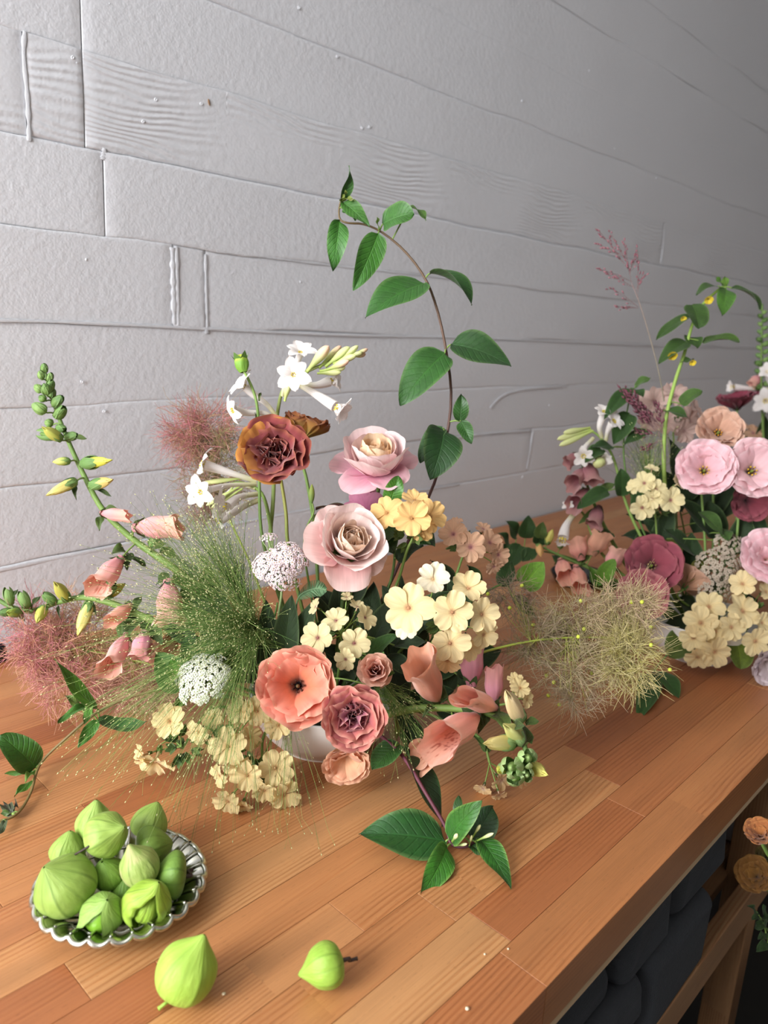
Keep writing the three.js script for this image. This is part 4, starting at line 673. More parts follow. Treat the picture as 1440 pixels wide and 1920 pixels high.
  foxglove('foxglove lying forward at the lower right with peach spotted bells and pale buds', {
    seed: 13, sepal: ['#9ab872', '#86a65e', '#b7cd90'].map(col), stem: [B(0.03, 0.01), pt(700, 1340, -0.07), pt(790, 1328, -0.09), pt(870, 1330, -0.1), pt(925, 1342, -0.11), pt(965, 1372, -0.12), pt(985, 1405, -0.125), pt(972, 1432, -0.13)], r0: 0.0044, r1: 0.0022,
    bells: [[893, 1344, -0.105, 824, 1386, -0.18, 70, 'peach', F(-0.3, -0.7, 0.7), true, 0.24], [850, 1362, -0.09, 788, 1412, -0.13, 48, 'tan', F(0.2, -0.9, 0.3), true, 0.6], [820, 1312, -0.08, 782, 1240, -0.15, 66, 'tan', F(0.5, 0.2, 0.8), true, 0.3], [884, 1288, -0.06, 884, 1212, -0.05, 54, 'rose', F(0.3, 0.2, 0.9), false, 0.14], [925, 1318, -0.06, 926, 1252, -0.07, 42, 'rose', F(0.3, 0.2, 0.9), false, 0.0], [928, 1328, -0.1, 872, 1302, -0.16, 50, 'peach', F(-0.4, -0.6, 0.6), true, 0.02]],
    buds: [[976, 1352, -0.11, 950, 1298, -0.16, 40, '#ebd3a4', 0.72], [986, 1392, -0.11, 947, 1360, -0.15, 38, '#d9d98a', 0.5], [966, 1392, -0.12, 911, 1394, -0.16, 38, '#e7d58c', 0.55], [985, 1432, -0.12, 1024, 1452, -0.15, 32, '#cfc766', 0.45], [985, 1424, -0.13, 992, 1420, -0.165, 24, null], [965, 1436, -0.13, 956, 1440, -0.17, 26, null], [968, 1446, -0.13, 964, 1462, -0.165, 28, null], [950, 1436, -0.13, 934, 1446, -0.155, 24, '#c3cc55', 0.3], [980, 1446, -0.13, 990, 1456, -0.16, 20, null]],
    leaves: [[984, 1356, -0.12, 1007, 1350, -0.13, 18], [985, 1372, -0.12, 998, 1392, -0.13, 14], [930, 1336, -0.11, 955, 1362, -0.14, 30], [915, 1338, -0.1, 900, 1366, -0.13, 18], [905, 1330, -0.1, 950, 1352, -0.12, 16], [832, 1318, -0.09, 830, 1284, -0.1, 15], [826, 1320, -0.09, 792, 1300, -0.1, 16], [812, 1322, -0.09, 796, 1336, -0.12, 12], [985, 1400, -0.12, 990, 1365, -0.15, 24], [955, 1374, -0.12, 972, 1352, -0.15, 26]],
  });
  // -- smoke bush
  smokeBush('pink hazy smoke bush plume standing against the wall behind the flowers', { seed: 21, stem: [B(-0.02, -0.02), pt(470, 1060, 0.04), pt(425, 960, 0.07), pt(390, 850, 0.08)], len: 0.017, r: 0.00027, twig: '#7c7a45', lobes: [[385, 800, 0.08, 78, 62, 1500, ['#b87a76', '#b98d70', '#a98a62', '#bd6f74']], [345, 822, 0.08, 48, 55, 650, ['#c47a80', '#b57470', '#c08a80']], [395, 900, 0.08, 62, 62, 900, ['#ab9069', '#b9877a', '#978a58']], [430, 880, 0.08, 50, 110, 700, ['#a59468', '#aa8a70', '#8f8a58']], [372, 950, 0.07, 36, 40, 250, ['#b48f82', '#a79070']]] });
  smokeBush('pink smoke bush plume lying low at the far left over the bench', { seed: 22, stem: [B(-0.04, 0), pt(330, 1260, -0.01), pt(220, 1230, 0), pt(100, 1210, 0)], len: 0.017, r: 0.0003, twig: '#8d8a45', lobes: [[90, 1220, 0.0, 70, 62, 1600, ['#cf8a8a', '#c77d82', '#d3a07f', '#c99377']], [55, 1180, 0.02, 48, 50, 650, ['#cf8289', '#c5787f', '#d09a80']], [170, 1190, 0.02, 90, 70, 1100, ['#c2a070', '#cda27e', '#b89a62', '#c98a80']], [250, 1260, 0.01, 90, 68, 1200, ['#c2917c', '#cba385', '#b98a78']], [120, 1280, -0.01, 70, 46, 700, ['#cf8f88', '#c98280', '#d6a98a']], [290, 1300, -0.02, 60, 40, 500, ['#cba48a', '#c49a80']], [130, 1140, 0.03, 60, 40, 350, ['#c99a82', '#c9a27a']]] });
  smokeBush('buff yellow smoke bush plume stretching right on a pale green stalk', { seed: 23, stem: [B(0.04, 0.01), pt(800, 1260, -0.02), pt(930, 1216, -0.04), pt(1040, 1197, -0.04), pt(1180, 1196, -0.03)], stemC: '#a9b84c', len: 0.0155, twig: '#a3a254', r: 0.00026, berries: 1, lobes: [[1170, 1150, -0.03, 74, 58, 1500, ['#c3ad84', '#cdb98e', '#b6a374', '#c6a98e']], [1080, 1150, -0.02, 84, 50, 1200, ['#b79f7c', '#a88f74', '#b3a56a', '#a89a78']], [1180, 1240, -0.05, 70, 74, 1500, ['#c3b67e', '#cbbd88', '#b3a862']], [1070, 1250, -0.04, 88, 58, 1200, ['#b09a7a', '#a99a6e', '#b7a684']], [1000, 1200, -0.03, 76, 60, 700, ['#9d8a70', '#a79378', '#8f8a5a']], [960, 1110, 0.02, 55, 36, 420, ['#8a7462', '#96806a']], [1070, 1310, -0.05, 50, 30, 260, ['#a8937a', '#9d8a68']]] });
  // -- tuberoses
  tuberose('white tuberose spike rising behind the dark red lisianthus, buds leaning to the right', {
    seed: 31, stem: [B(-0.01, -0.01), pt(508, 1040, 0), pt(512, 940, 0.01), pt(517, 830, 0.015), pt(521, 770, 0.01), pt(536, 722, 0), pt(590, 690, 0), pt(655, 668, 0.01), pt(684, 655, 0.015)], stemC: '#9aa060',
    flowers: [[[[530, 742, 0], [536, 716, -0.01], [551, 703, -0.035]], 62, F(-0.05, -0.1, 1), 'flat', 9], [[[538, 720, 0], [552, 690, 0.005], [563, 664, 0.005]], 52, F(0.1, 0.5, 0.5), 'flat', 8], [[[556, 718, 0], [590, 738, -0.02], [628, 762, -0.03]], 50, F(0.8, -0.5, 0.2), 'cup', 13], [[[560, 722, 0], [595, 722, 0.005], [618, 715, 0.01]], 40, F(0.95, 0.05, 0.1), 'cup', 12], [[[519, 792, 0], [500, 776, -0.01], [462, 774, -0.02], [440, 768, -0.03]], 50, F(-0.75, -0.35, 0.4), 'back', 10], [[[516, 778, 0], [500, 758, -0.005], [478, 742, -0.01], [460, 726, -0.015]], 58, F(-0.6, 0.55, 0.4), 'flat', 10]],
    buds: [[575, 698, 0, 617, 648, -0.01, 21, 1], [598, 690, 0, 640, 648, 0.01, 15, 1], [610, 688, 0, 656, 650, 0, 17, 0], [600, 696, 0, 648, 688, -0.01, 15, 0], [612, 694, -0.005, 654, 676, -0.02, 15, 1], [625, 682, 0, 668, 666, -0.01, 14, 0], [636, 676, 0, 672, 648, 0, 12, 0], [650, 672, 0, 680, 660, 0, 11, 0], [655, 668, 0, 686, 664, 0.01, 11, 1], [660, 668, 0, 690, 654, 0.005, 9, 1], [595, 700, -0.005, 640, 698, -0.01, 12, 0], [534, 752, -0.01, 542, 718, -0.02, 14, 0]],
  });
  tuberose('drooping white tuberose with its trumpets pointing left behind the grass', {
    seed: 32, stem: [B(-0.015, -0.01), pt(512, 1060, -0.01), pt(506, 980, 0), pt(488, 922, 0), pt(450, 905, 0), pt(410, 915, 0)],
    flowers: [[[[480, 902, 0], [430, 886, -0.01], [384, 872, -0.02]], 56, F(-0.8, 0.35, 0.25), 'back', 12], [[[480, 908, 0], [430, 910, -0.02], [392, 918, -0.045], [379, 922, -0.055]], 58, F(-0.35, -0.15, 0.9), 'flat', 10], [[[484, 926, 0], [450, 932, -0.02], [426, 950, -0.045]], 66, F(-0.85, 0.1, -0.1), 'flat', 12], [[[484, 938, 0], [452, 952, -0.01], [414, 974, -0.02]], 44, F(-0.8, -0.3, 0.2), 'back', 12], [[[480, 916, 0], [450, 910, 0.01], [430, 925, 0.01], [426, 940, 0.01]], 34, F(-0.3, -0.9, 0.2), 'cup', 9]],
    buds: [[462, 896, 0, 378, 906, -0.01, 10, 0], [450, 912, 0, 386, 948, -0.01, 11, 0], [455, 916, 0, 396, 952, 0, 10, 0], [440, 908, 0, 406, 958, 0.01, 10, 0]],
  });
  // -- lisianthus
  lisianthus('crumpled dark red lisianthus with an orange left edge, highest of the red flowers', { seed: 41, p: pt(518, 862, -0.045), dir: F(0.02, 0.28, 0.95), w: 152, full: 2, ruffle: 0.17, outer: 0.95, accent: [3, 4], c: ['#3f1018', '#852e38', '#954240', '#b06a4c', '#74242e', '#a2575a'], stem: [B(0, 0), pt(540, 1020, -0.03), pt(536, 960, -0.03)], stemC: '#9a8a3a' });
  lisianthus('ochre fringed lisianthus seen from the side behind the dark red one', { seed: 42, p: pt(568, 822, 0.02), dir: F(0.25, 0.95, 0.0), w: 100, full: 1, ruffle: 0.16, outer: 1.05, c: ['#8f8a3a', '#b8893e', '#a8602e', '#8a4a28', '#c39a52'], stem: [B(0.005, -0.01), pt(590, 1000, 0.02), pt(575, 900, 0.02)] });
  lisianthus('large coral lisianthus with a dark open centre at the front of the arrangement', { seed: 43, p: pt(560, 1286, -0.125), dir: F(0.05, 0.2, 0.97), w: 164, full: 1, ruffle: 0.17, outer: 1.12, c: ['#3a1216', '#ef8a6a', '#f09a84', '#f3b89a', '#f08a62', '#f2a07a'], eye: '#2a1216', anther: '#4a2a1c', pistil: '#6a5a3a', hole: 0.2, stem: [B(-0.005, 0.02), pt(575, 1330, -0.07)] });
  lisianthus('ruffled mauve lisianthus with orange outer petals below the coral one', { seed: 44, p: pt(660, 1338, -0.135), dir: F(0.12, 0.1, 0.98), w: 134, full: 2, ruffle: 0.17, outer: 1.05, c: ['#5a1f38', '#b85a72', '#d07a68', '#e3ab98', '#a04a64', '#bd7686'], stem: [B(0.005, 0.02), pt(650, 1340, -0.08)] });
  lisianthus('open peach lisianthus hanging under the mauve one near the white bowl', { seed: 45, p: pt(648, 1412, -0.11), dir: F(0.1, -0.45, 0.88), w: 96, full: 0, ruffle: 0.12, outer: 1.2, c: ['#e9b184', '#efbd92', '#f0b08e', '#f3cda8'], stem: [B(0.01, 0.02), pt(640, 1380, -0.07)] });
  { const t = thing('lisianthus_bud', 'closed green lisianthus bud on a bare stem left of the tuberose spike', 'flower', B(-0.01, 0)); stem(t, [B(-0.01, 0), pt(494, 1020, -0.02), pt(486, 900, -0.01), pt(484, 780, -0.02), pt(478, 742, -0.02), pt(462, 704, -0.02), pt(455, 692, -0.02)], 0.0018, 0.0014, G1, G2); const p = pt(457, 698, -0.02), e = pt(450, 666, -0.02), d = e.clone().sub(p), l = d.length(); put('bud', grid(20, 14, (u, v, x) => { const a = u * 6.2832, r = l * 0.4 * Math.pow(Math.sin(Math.PI * lerp(0.12, 0.86, v)), 0.7) * (1 + 0.07 * Math.cos(5 * a + v * 3)); x.set(Math.cos(a) * r, l * v, Math.sin(a) * r); }, (u, v) => mixc(col('#6f9a35'), col('#c3cf45'), smooth(0.5, 1, v)), true), budMat, t, p.sub(t.position), frameQ(d, V(0, 0, 1))); put('sepals', calyxGeo(0.024, 5, col('#6f9a3c'), 0.3), softLeafMat, t, pt(457, 698, -0.02).sub(t.position), frameQ(d, V(0, 0, 1))); leaf(t, pt(485, 752, -0.02), pt(489, 735, -0.02), 6, { mat: softLeafMat, c: G1 }); leaf(t, pt(483, 790, -0.02), pt(478, 772, -0.02), 5, { mat: softLeafMat, c: G1 }); }
  { const t = thing('lisianthus_bud', 'slender small green bud right of the dark red lisianthus stem', 'flower', B(0.01, 0)); stem(t, [B(0.01, 0), pt(570, 1020, -0.01), pt(577, 985, -0.01), pt(588, 960, -0.01), pt(584, 938, -0.01)], 0.0013, 0.001, G1, G2); const p = pt(584, 944, -0.01), e = pt(585, 908, -0.01), d = e.clone().sub(p); put('bud', grid(12, 12, (u, v, x) => { const a = u * 6.2832, r = d.length() * 0.16 * Math.pow(Math.sin(Math.PI * lerp(0.08, 0.97, v)), 0.8); x.set(Math.cos(a) * r, d.length() * v, Math.sin(a) * r); }, (u, v) => mixc(G1, col('#a9b85a'), v), true), budMat, t, p.sub(t.position), frameQ(d, V(0, 0, 1))); leaf(t, pt(580, 985, -0.01), pt(598, 960, -0.01), 6, { mat: softLeafMat, c: G1 }); }
  // -- roses
  peonyRose('cupped pink garden rose with a peach heart, the upper one against the wall', { seed: 51, p: pt(706, 872, -0.03), dir: F(-0.05, 0.72, 0.62), w: 158, flat: 1.5, c: ['#f8e2de', '#f4ccd0', '#efb0c2', '#dd749e', '#f8dfba', '#f2c796'], stem: [B(0.02, -0.01), pt(690, 1060, 0), pt(700, 960, 0)], turn: 0.5 });
  peonyRose('cupped blush garden rose facing right, just below the upper pink rose', { seed: 52, p: pt(652, 1022, -0.075), dir: F(0.28, 0.42, 0.86), w: 166, flat: 1.25, c: ['#fae9e2', '#f7dad2', '#f0bcb8', '#df8098', '#fae6d0', '#f6d6b2'], stem: [B(0.01, 0), pt(640, 1150, -0.04), pt(645, 1090, -0.04)], turn: 0.9 });
  peonyRose('mauve pink garden rose half hidden between the two open roses', { seed: 53, p: pt(688, 955, 0.0), dir: F(0.1, 0.5, -0.7), w: 82, flat: 1.0, c: ['#d9a0b4', '#cf8fa8', '#c47a9a', '#b8608a', '#e0b4b8', '#d8a9a6'], stem: [B(0.015, -0.01), pt(680, 1060, 0.01)] });
  spiralRose('small dusty peach spray rose with a tight spiral beside the mauve lisianthus', { seed: 54, p: pt(703, 1256, -0.12), dir: F(0.02, 0.3, 0.95), w: 128, c: ['#ecba9e', '#cf8c78', '#f2d0b8'], stem: [B(0.012, 0.015), pt(705, 1310, -0.07)] });
  // -- phlox
  const cream = { key: 'cream', c: ['#f6e4ac', '#f0d596', '#c9986a'] }, pale = { key: 'pale', c: ['#f8f0d2', '#f5e6ba', '#cfae7c'] }, peach = { key: 'peach', c: ['#f3cd86', '#efbf78', '#b98a4c'], style: { notch: 0.05, ruf: 1.6 } }, straw = { key: 'straw', c: ['#f1dfa2', '#ecd08c', '#c4955a'], style: { ruf: 1.9, notch: 0.1 } }, tanp = { key: 'tan', c: ['#d9b08e', '#d19c86', '#a3686a'], style: { ruf: 1.5 } }, dim = { key: 'dim', c: ['#eadfaa', '#e0cf98', '#9c5f58'] };
  phlox('peach yellow phlox cluster on a green stem just below the upper pink rose', { ...peach, seed: 61, stem: [B(0.02, 0), pt(742, 1100, -0.04), pt(764, 1030, -0.06), pt(776, 1006, -0.06)], florets: [[726, 962, -0.075, 66, F(-0.35, 0.25, 0.9)], [772, 972, -0.09, 72, F(-0.05, 0.1, 1)], [806, 968, -0.075, 66, F(0.3, 0.3, 0.9)], [778, 938, -0.06, 52, F(0, 0.75, 0.6)], [792, 992, -0.075, 48, F(0.1, -0.3, 0.9)]], tufts: 9 });
  phlox('largest cream phlox cluster right of centre with wide open florets', { ...cream, seed: 62, stem: [B(0.03, 0.005), pt(770, 1260, -0.05), pt(820, 1190, -0.08), pt(838, 1168, -0.085)], florets: [[766, 1140, -0.13, 96, F(-0.2, 0.15, 0.95), 0.3], [878, 1104, -0.1, 66, F(0.1, 0.55, 0.8)], [848, 1148, -0.135, 80, F(0.05, 0.2, 0.97)], [903, 1152, -0.12, 68, F(0.45, 0.15, 0.87)], [844, 1206, -0.135, 74, F(0, -0.1, 0.95)], [906, 1190, -0.115, 58, F(0.4, -0.25, 0.8)], [838, 1238, -0.12, 58, F(-0.1, -0.55, 0.8)], [880, 1216, -0.11, 50, F(0.25, -0.4, 0.85)]], tufts: 12 });
  phlox('near white phlox floret cluster above the large cream cluster', { ...pale, seed: 63, stem: [B(0.03, 0), pt(770, 1200, -0.05), pt(808, 1120, -0.08)], florets: [[812, 1086, -0.105, 66, F(-0.05, 0.45, 0.85)], [760, 1172, -0.1, 52, F(-0.4, -0.2, 0.9)], [816, 1226, -0.085, 44, F(-0.3, -0.2, 0.9)]], tufts: 4 });
  phlox('small pale yellow phlox cluster with red eyes above the coral lisianthus', { ...dim, seed: 64, stem: [B(0.005, 0.01), pt(640, 1220, -0.07), pt(642, 1190, -0.085)], florets: [[596, 1196, -0.11, 62, F(-0.3, 0.3, 0.9)], [630, 1164, -0.1, 56, F(-0.1, 0.75, 0.65)], [684, 1158, -0.1, 52, F(0.75, 0.3, 0.6)], [664, 1206, -0.11, 60, F(0.15, 0.15, 0.95)], [648, 1236, -0.12, 44, F(-0.2, -0.1, 0.95)], [592, 1138, -0.08, 34, F(-0.7, 0.5, 0.4)], [670, 1138, -0.09, 36, F(0.3, 0.85, 0.3)], [650, 1120, -0.09, 24, F(0.1, 0.9, 0.5)]], tufts: 7 });
  phlox('straw yellow phlox cluster hanging over the bench below the white yarrow', { ...straw, seed: 65, stem: [B(-0.03, 0.015), pt(440, 1330, -0.09), pt(430, 1380, -0.115)], hub: pt(425, 1400, -0.12), florets: [[428, 1400, -0.145, 74, F(-0.1, -0.05, 0.98)], [450, 1332, -0.12, 54, F(-0.2, 0.3, 0.9)], [482, 1334, -0.12, 56, F(0.2, 0.2, 0.95)], [372, 1372, -0.13, 50, F(-0.3, -0.2, 0.9)], [445, 1432, -0.135, 58, F(0.1, -0.5, 0.85)], [400, 1348, -0.11, 44, F(-0.2, 0.4, 0.9)], [468, 1382, -0.115, 48, F(0.5, -0.1, 0.85)]], tufts: 10 });
  phlox('straw yellow phlox cluster nearest the bench, lowest of the front flowers', { ...straw, seed: 66, stem: [B(-0.02, 0.02), pt(500, 1370, -0.09), pt(490, 1430, -0.115)], hub: pt(482, 1445, -0.11), florets: [[464, 1454, -0.14, 62, F(0.05, -0.05, 0.98)], [428, 1502, -0.14, 60, F(-0.25, -0.3, 0.9)], [516, 1440, -0.13, 70, F(0.2, 0.25, 0.92)], [534, 1490, -0.13, 62, F(0.4, -0.3, 0.85)], [496, 1482, -0.135, 52, F(0.1, -0.45, 0.85)], [412, 1454, -0.13, 48, F(-0.6, -0.2, 0.7)], [455, 1512, -0.13, 42, F(-0.1, -0.7, 0.7)], [522, 1360, -0.12, 52, F(0.1, 0.1, 0.98)]], tufts: 8 });
  phlox('two straw yellow phlox florets at the far left end of the front flowers', { ...straw, seed: 67, stem: [B(-0.04, 0.015), pt(400, 1330, -0.08), pt(350, 1390, -0.105)], hub: pt(340, 1400, -0.105), florets: [[318, 1352, -0.125, 66, F(-0.15, 0.3, 0.93)], [292, 1428, -0.115, 78, F(-0.1, -0.72, 0.6)], [268, 1416, -0.115, 46, F(-0.7, -0.1, 0.6)]], tufts: 14 });
  phlox('dusty tan and mauve phlox cluster right of the peach phlox, in front of the wall', { ...tanp, seed: 68, stem: [B(0.04, -0.01), pt(830, 1130, 0), pt(865, 1050, 0), pt(872, 1030, 0)], florets: [[850, 1002, -0.02, 56, F(-0.3, 0.4, 0.85)], [882, 1026, -0.025, 60, F(0.05, 0.15, 0.97)], [918, 1018, 0, 46, F(0.3, 0.3, 0.85)], [934, 1040, 0, 46, F(0.5, -0.1, 0.8)], [906, 992, 0.01, 34, F(0.3, 0.7, 0.5)], [852, 982, 0.01, 34, F(-0.2, 0.85, 0.4)], [926, 1062, 0, 34, F(0.3, -0.6, 0.7)]], tufts: 6 });
  phlox('faded tan phlox florets hanging at the lower right below the foxglove buds', { ...tanp, key: 'tanpale', c: ['#e6c890', '#e9d2b4', '#c99a80'], seed: 69, stem: [B(0.035, 0.01), pt(860, 1360, -0.07), pt(905, 1390, -0.08), pt(918, 1430, -0.085)], florets: [[940, 1462, -0.09, 44, F(0.5, -0.4, 0.75)], [906, 1478, -0.09, 36, F(-0.35, -0.55, 0.75)], [936, 1490, -0.09, 30, F(0.2, -0.7, 0.6)], [980, 1462, -0.085, 30, F(0.7, -0.2, 0.6)]], tufts: 2 });
  phlox('ochre phlox florets behind the pale foxglove buds at the lower right', { ...straw, seed: 70, stem: [B(0.04, 0), pt(860, 1330, -0.05), pt(950, 1320, -0.07)], florets: [[975, 1290, -0.085, 40, F(0.2, 0.5, 0.8)], [988, 1312, -0.08, 34, F(0.6, 0, 0.8)], [966, 1274, -0.075, 30, F(-0.1, 0.8, 0.5)]], tufts: 2 });
  // -- yarrow
  yarrow('pinkish white yarrow heads in the middle of the arrangement', { seed: 71, stem: [B(-0.01, 0.005), pt(525, 1180, -0.06), pt(528, 1110, -0.075)], c: ['#e6d6d6', '#d6bfc3', '#a8945e'], flat: 0.6, size: 0.088, domes: [[506, 1062, -0.09, 66, F(-0.2, 0.55, 0.8), 130], [540, 1052, -0.085, 74, F(0.25, 0.6, 0.75), 140], [526, 1082, -0.1, 52, F(0, 0.25, 0.95), 80], [546, 1088, -0.09, 40, F(0.35, 0.1, 0.9), 50], [505, 1012, -0.07, 36, F(-0.1, 0.9, 0.3), 45]] });
  yarrow('white domed yarrow head at the left above the straw yellow phlox', { seed: 72, stem: [B(-0.03, 0.015), pt(440, 1310, -0.1), pt(395, 1295, -0.11)], c: ['#d6d4c6', '#c4c6b2', '#8f9868'], flat: 0.62, size: 0.066, domes: [[384, 1276, -0.12, 108, F(-0.1, 0.62, 0.75), 330], [415, 1292, -0.12, 44, F(0.3, 0.1, 0.9), 60]] });
  // -- honeysuckle vines
  const V1 = [B(0.02, -0.005), pt(738, 1080, 0), pt(776, 990, 0.01), pt(812, 912, 0.02), pt(834, 836, 0.02), pt(846, 745, 0.02), pt(836, 655, 0.02), pt(818, 575, 0.02), pt(797, 522, 0.02), pt(758, 470, 0.02), pt(712, 433, 0.02), pt(680, 420, 0.015), pt(652, 418, 0.01), pt(638, 412, 0.01), pt(636, 390, 0.01), pt(640, 374, 0.01)];
  leafyStem('honeysuckle_vine', 'tall honeysuckle vine arching up against the wall with paired glossy leaves', { stem: V1, c: '#4f2630', c1: '#6a5a35', r0: 0.0019, r1: 0.001, leaves: [
    [797, 531, 0.015, 686, 592, -0.015, 76, { c: '#2f7d24', n: F(-0.35, 0.35, 0.87), a0: 0.25, a1: -0.3 }], [806, 513, 0.02, 902, 536, 0.0, 57, { c: '#226a1e', n: F(-0.1, 0.9, 0.3), crease: -0.5, a1: -0.9 }], [834, 662, 0.015, 750, 750, -0.015, 80, { c: '#2a7420', n: F(-0.3, 0.25, 0.92) }], [846, 646, 0.02, 960, 672, 0.0, 78, { c: '#1d5f1c', n: F(0.1, 0.55, 0.83), a1: -0.5 }],
    [709, 438, 0.015, 667, 540, 0.0, 51, { c: '#3c8f24', n: F(0.5, 0.35, 0.8) }], [718, 420, 0.02, 772, 396, 0.0, 60, { c: '#3b8a2a', n: F(-0.1, 0.4, 0.9), w: wOval }], [770, 388, 0.01, 801, 408, 0, 25, { c: '#5c9a44', n: F(0.3, 0.8, 0.4) }], [637, 414, 0.01, 625, 503, -0.005, 39, { c: '#3f9434', n: F(0.2, 0.3, 0.93), wave: 0.003 }], [643, 380, 0.01, 692, 420, -0.005, 34, { c: '#418f2c', n: F(-0.1, 0.6, 0.8) }], [645, 392, 0.01, 668, 410, 0.005, 25, { c: '#3a8a2a' }], [638, 380, 0.01, 660, 312, 0.0, 21, { c: '#36802a', n: F(0.8, 0.2, 0.6), crease: -0.6 }], [642, 376, 0.008, 664, 371, 0, 9, { c: '#8fae4a' }], [640, 378, 0.008, 648, 358, 0, 8, { c: '#8fae4a' }], [709, 430, 0.018, 708, 408, 0.01, 6, { c: '#6fa03c' }],
    [862, 790, 0.015, 866, 739, 0.01, 30, { c: '#2a7020', n: F(0.1, 0.2, 0.97) }], [864, 789, 0.015, 884, 830, 0.005, 29, { c: '#2c7422', n: F(-0.2, 0.4, 0.9) }],
    [832, 806, 0.01, 806, 902, -0.02, 76, { c: '#175c1c', n: F(0.25, 0.15, 0.95), a0: 0.5, a1: -0.5 }], [830, 802, 0.02, 786, 862, 0.0, 46, { c: '#256a24', n: F(-0.5, 0.4, 0.8) }]] });
  leafyStem('honeysuckle_vine', 'thin honeysuckle vine trailing down at the left edge over the bench', { stem: [B(-0.045, 0.01), pt(340, 1290, -0.07), pt(262, 1302, -0.08), pt(188, 1332, -0.09), pt(124, 1384, -0.1), pt(76, 1432, -0.105), pt(56, 1490, -0.11), pt(26, 1530, -0.11), pt(-20, 1545, -0.11)], c: '#6a5a34', c1: '#7c6a3c', r0: 0.0015, r1: 0.0012, leaves: [
    [184, 1330, -0.09, 97, 1240, -0.11, 28, { c: '#5aa030', n: F(0.75, 0.4, 0.5), a0: -0.2, a1: 0.4 }], [186, 1344, -0.09, 280, 1352, -0.1, 46, { c: '#2a7020', n: F(0, 0.95, 0.3), a0: -0.75, a1: 0.75 }], [160, 1325, -0.09, 110, 1349, -0.12, 20, { c: '#4a9a30' }], [170, 1324, -0.09, 158, 1354, -0.12, 16, { c: '#5aa83a' }], [182, 1350, -0.09, 147, 1400, -0.115, 24, { c: '#4a9632', n: F(0.3, 0.4, 0.85) }], [150, 1325, -0.085, 122, 1302, -0.09, 16, { c: '#7fae6a' }],
    [68, 1440, -0.105, 6, 1380, -0.13, 54, { c: '#3a8526', n: F(0.15, 0.65, 0.75), w: wOval }], [68, 1438, -0.1, 30, 1398, -0.105, 42, { c: '#62a048', n: F(0.8, 0.3, 0.5) }], [64, 1450, -0.105, 10, 1449, -0.115, 10, { c: '#5aa03a' }], [62, 1464, -0.108, 28, 1490, -0.125, 15, { c: '#5aa436' }], [64, 1446, -0.108, 48, 1462, -0.13, 16, { c: '#7ab54a' }], [24, 1528, -0.11, 4, 1500, -0.12, 20, { c: '#3a4a24', wave: 0.004 }], [26, 1524, -0.11, 28, 1502, -0.12, 14, { c: '#2e3a20', wave: 0.004 }], [10, 1540, -0.11, -4, 1565, -0.12, 16, { c: '#3f5a2c' }], [22, 1526, -0.11, 0, 1524, -0.12, 10, { c: '#5a8a3c' }]] });
  leafyStem('honeysuckle_vine', 'honeysuckle vine lying forward on the bench at the front with a large glossy leaf', { stem: [B(0.02, 0.02), pt(705, 1372, -0.1), pt(752, 1414, -0.125), pt(800, 1490, -0.155), pt(838, 1556, -0.168), pt(846, 1582, -0.172), pt(870, 1588, -0.172), pt(890, 1580, -0.172)], c: '#6a2a3c', c1: '#4a2a30', r0: 0.0019, r1: 0.0014, leaves: [
    [836, 1578, -0.172, 680, 1556, -0.19, 92, { c: '#1d6d2c', n: F(-0.1, 0.72, 0.68), wave: 0.003, edge: col('#8fb06a') }], [841, 1574, -0.174, 894, 1506, -0.205, 52, { c: '#3a8a34', n: F(-0.2, 0.55, 0.8), edge: col('#a9cf6a') }], [838, 1588, -0.174, 804, 1671, -0.2, 50, { c: '#3f9a2a', n: F(0.35, 0.5, 0.8), edge: col('#a9cf6a'), a1: -0.6 }], [900, 1573, -0.172, 959, 1657, -0.185, 48, { c: '#2c8426', n: F(0.3, 0.6, 0.7), edge: col('#a9cf6a') }], [885, 1576, -0.17, 926, 1512, -0.15, 60, { c: '#175628', n: F(0.3, 0.6, 0.75) }], [872, 1570, -0.168, 856, 1492, -0.15, 30, { c: '#2a6a2c', n: F(-0.6, 0.4, 0.6) }], [880, 1582, -0.172, 905, 1600, -0.168, 24, { c: '#2a7024' }],
    [762, 1416, -0.125, 838, 1542, -0.13, 56, { c: '#17481f', n: F(0.6, 0.5, 0.5), edge: col('#5d8a4a') }], [748, 1396, -0.115, 698, 1438, -0.14, 56, { c: '#2a6a20', n: F(-0.3, 0.7, 0.6) }], [756, 1404, -0.11, 846, 1420, -0.1, 44, { c: '#163f1c' }], [745, 1390, -0.12, 742, 1335, -0.13, 10, { c: '#7f9a44', w: wLance }]] });
  { const v = scene.children[scene.children.length - 1]; for (const [bx, by, tx, ty, w] of [[852, 1586, 876, 1582, 7], [890, 1578, 926, 1562, 8], [886, 1570, 901, 1546, 7], [848, 1578, 858, 1564, 10], [880, 1586, 885, 1566, 6]]) { const p = pt(bx, by, -0.178), e = pt(tx, ty, -0.192), d = e.clone().sub(p), l = d.length(); put('flower_bud', grid(8, 10, (u, vv, x) => { const a = u * 6.2832, r = w / 2 * PX(p) * (0.45 + 0.55 * smooth(0.3, 0.8, vv)) * Math.pow(1 - Math.pow(vv, 6), 0.5); x.set(Math.cos(a) * r, l * vv, Math.sin(a) * r); }, (u, vv) => mixc(col('#8fb04a'), col('#dfe3a6'), smooth(0.2, 0.9, vv)), true), budMat, v, p.sub(v.position), frameQ(d, V(0, 0, 1))); } }
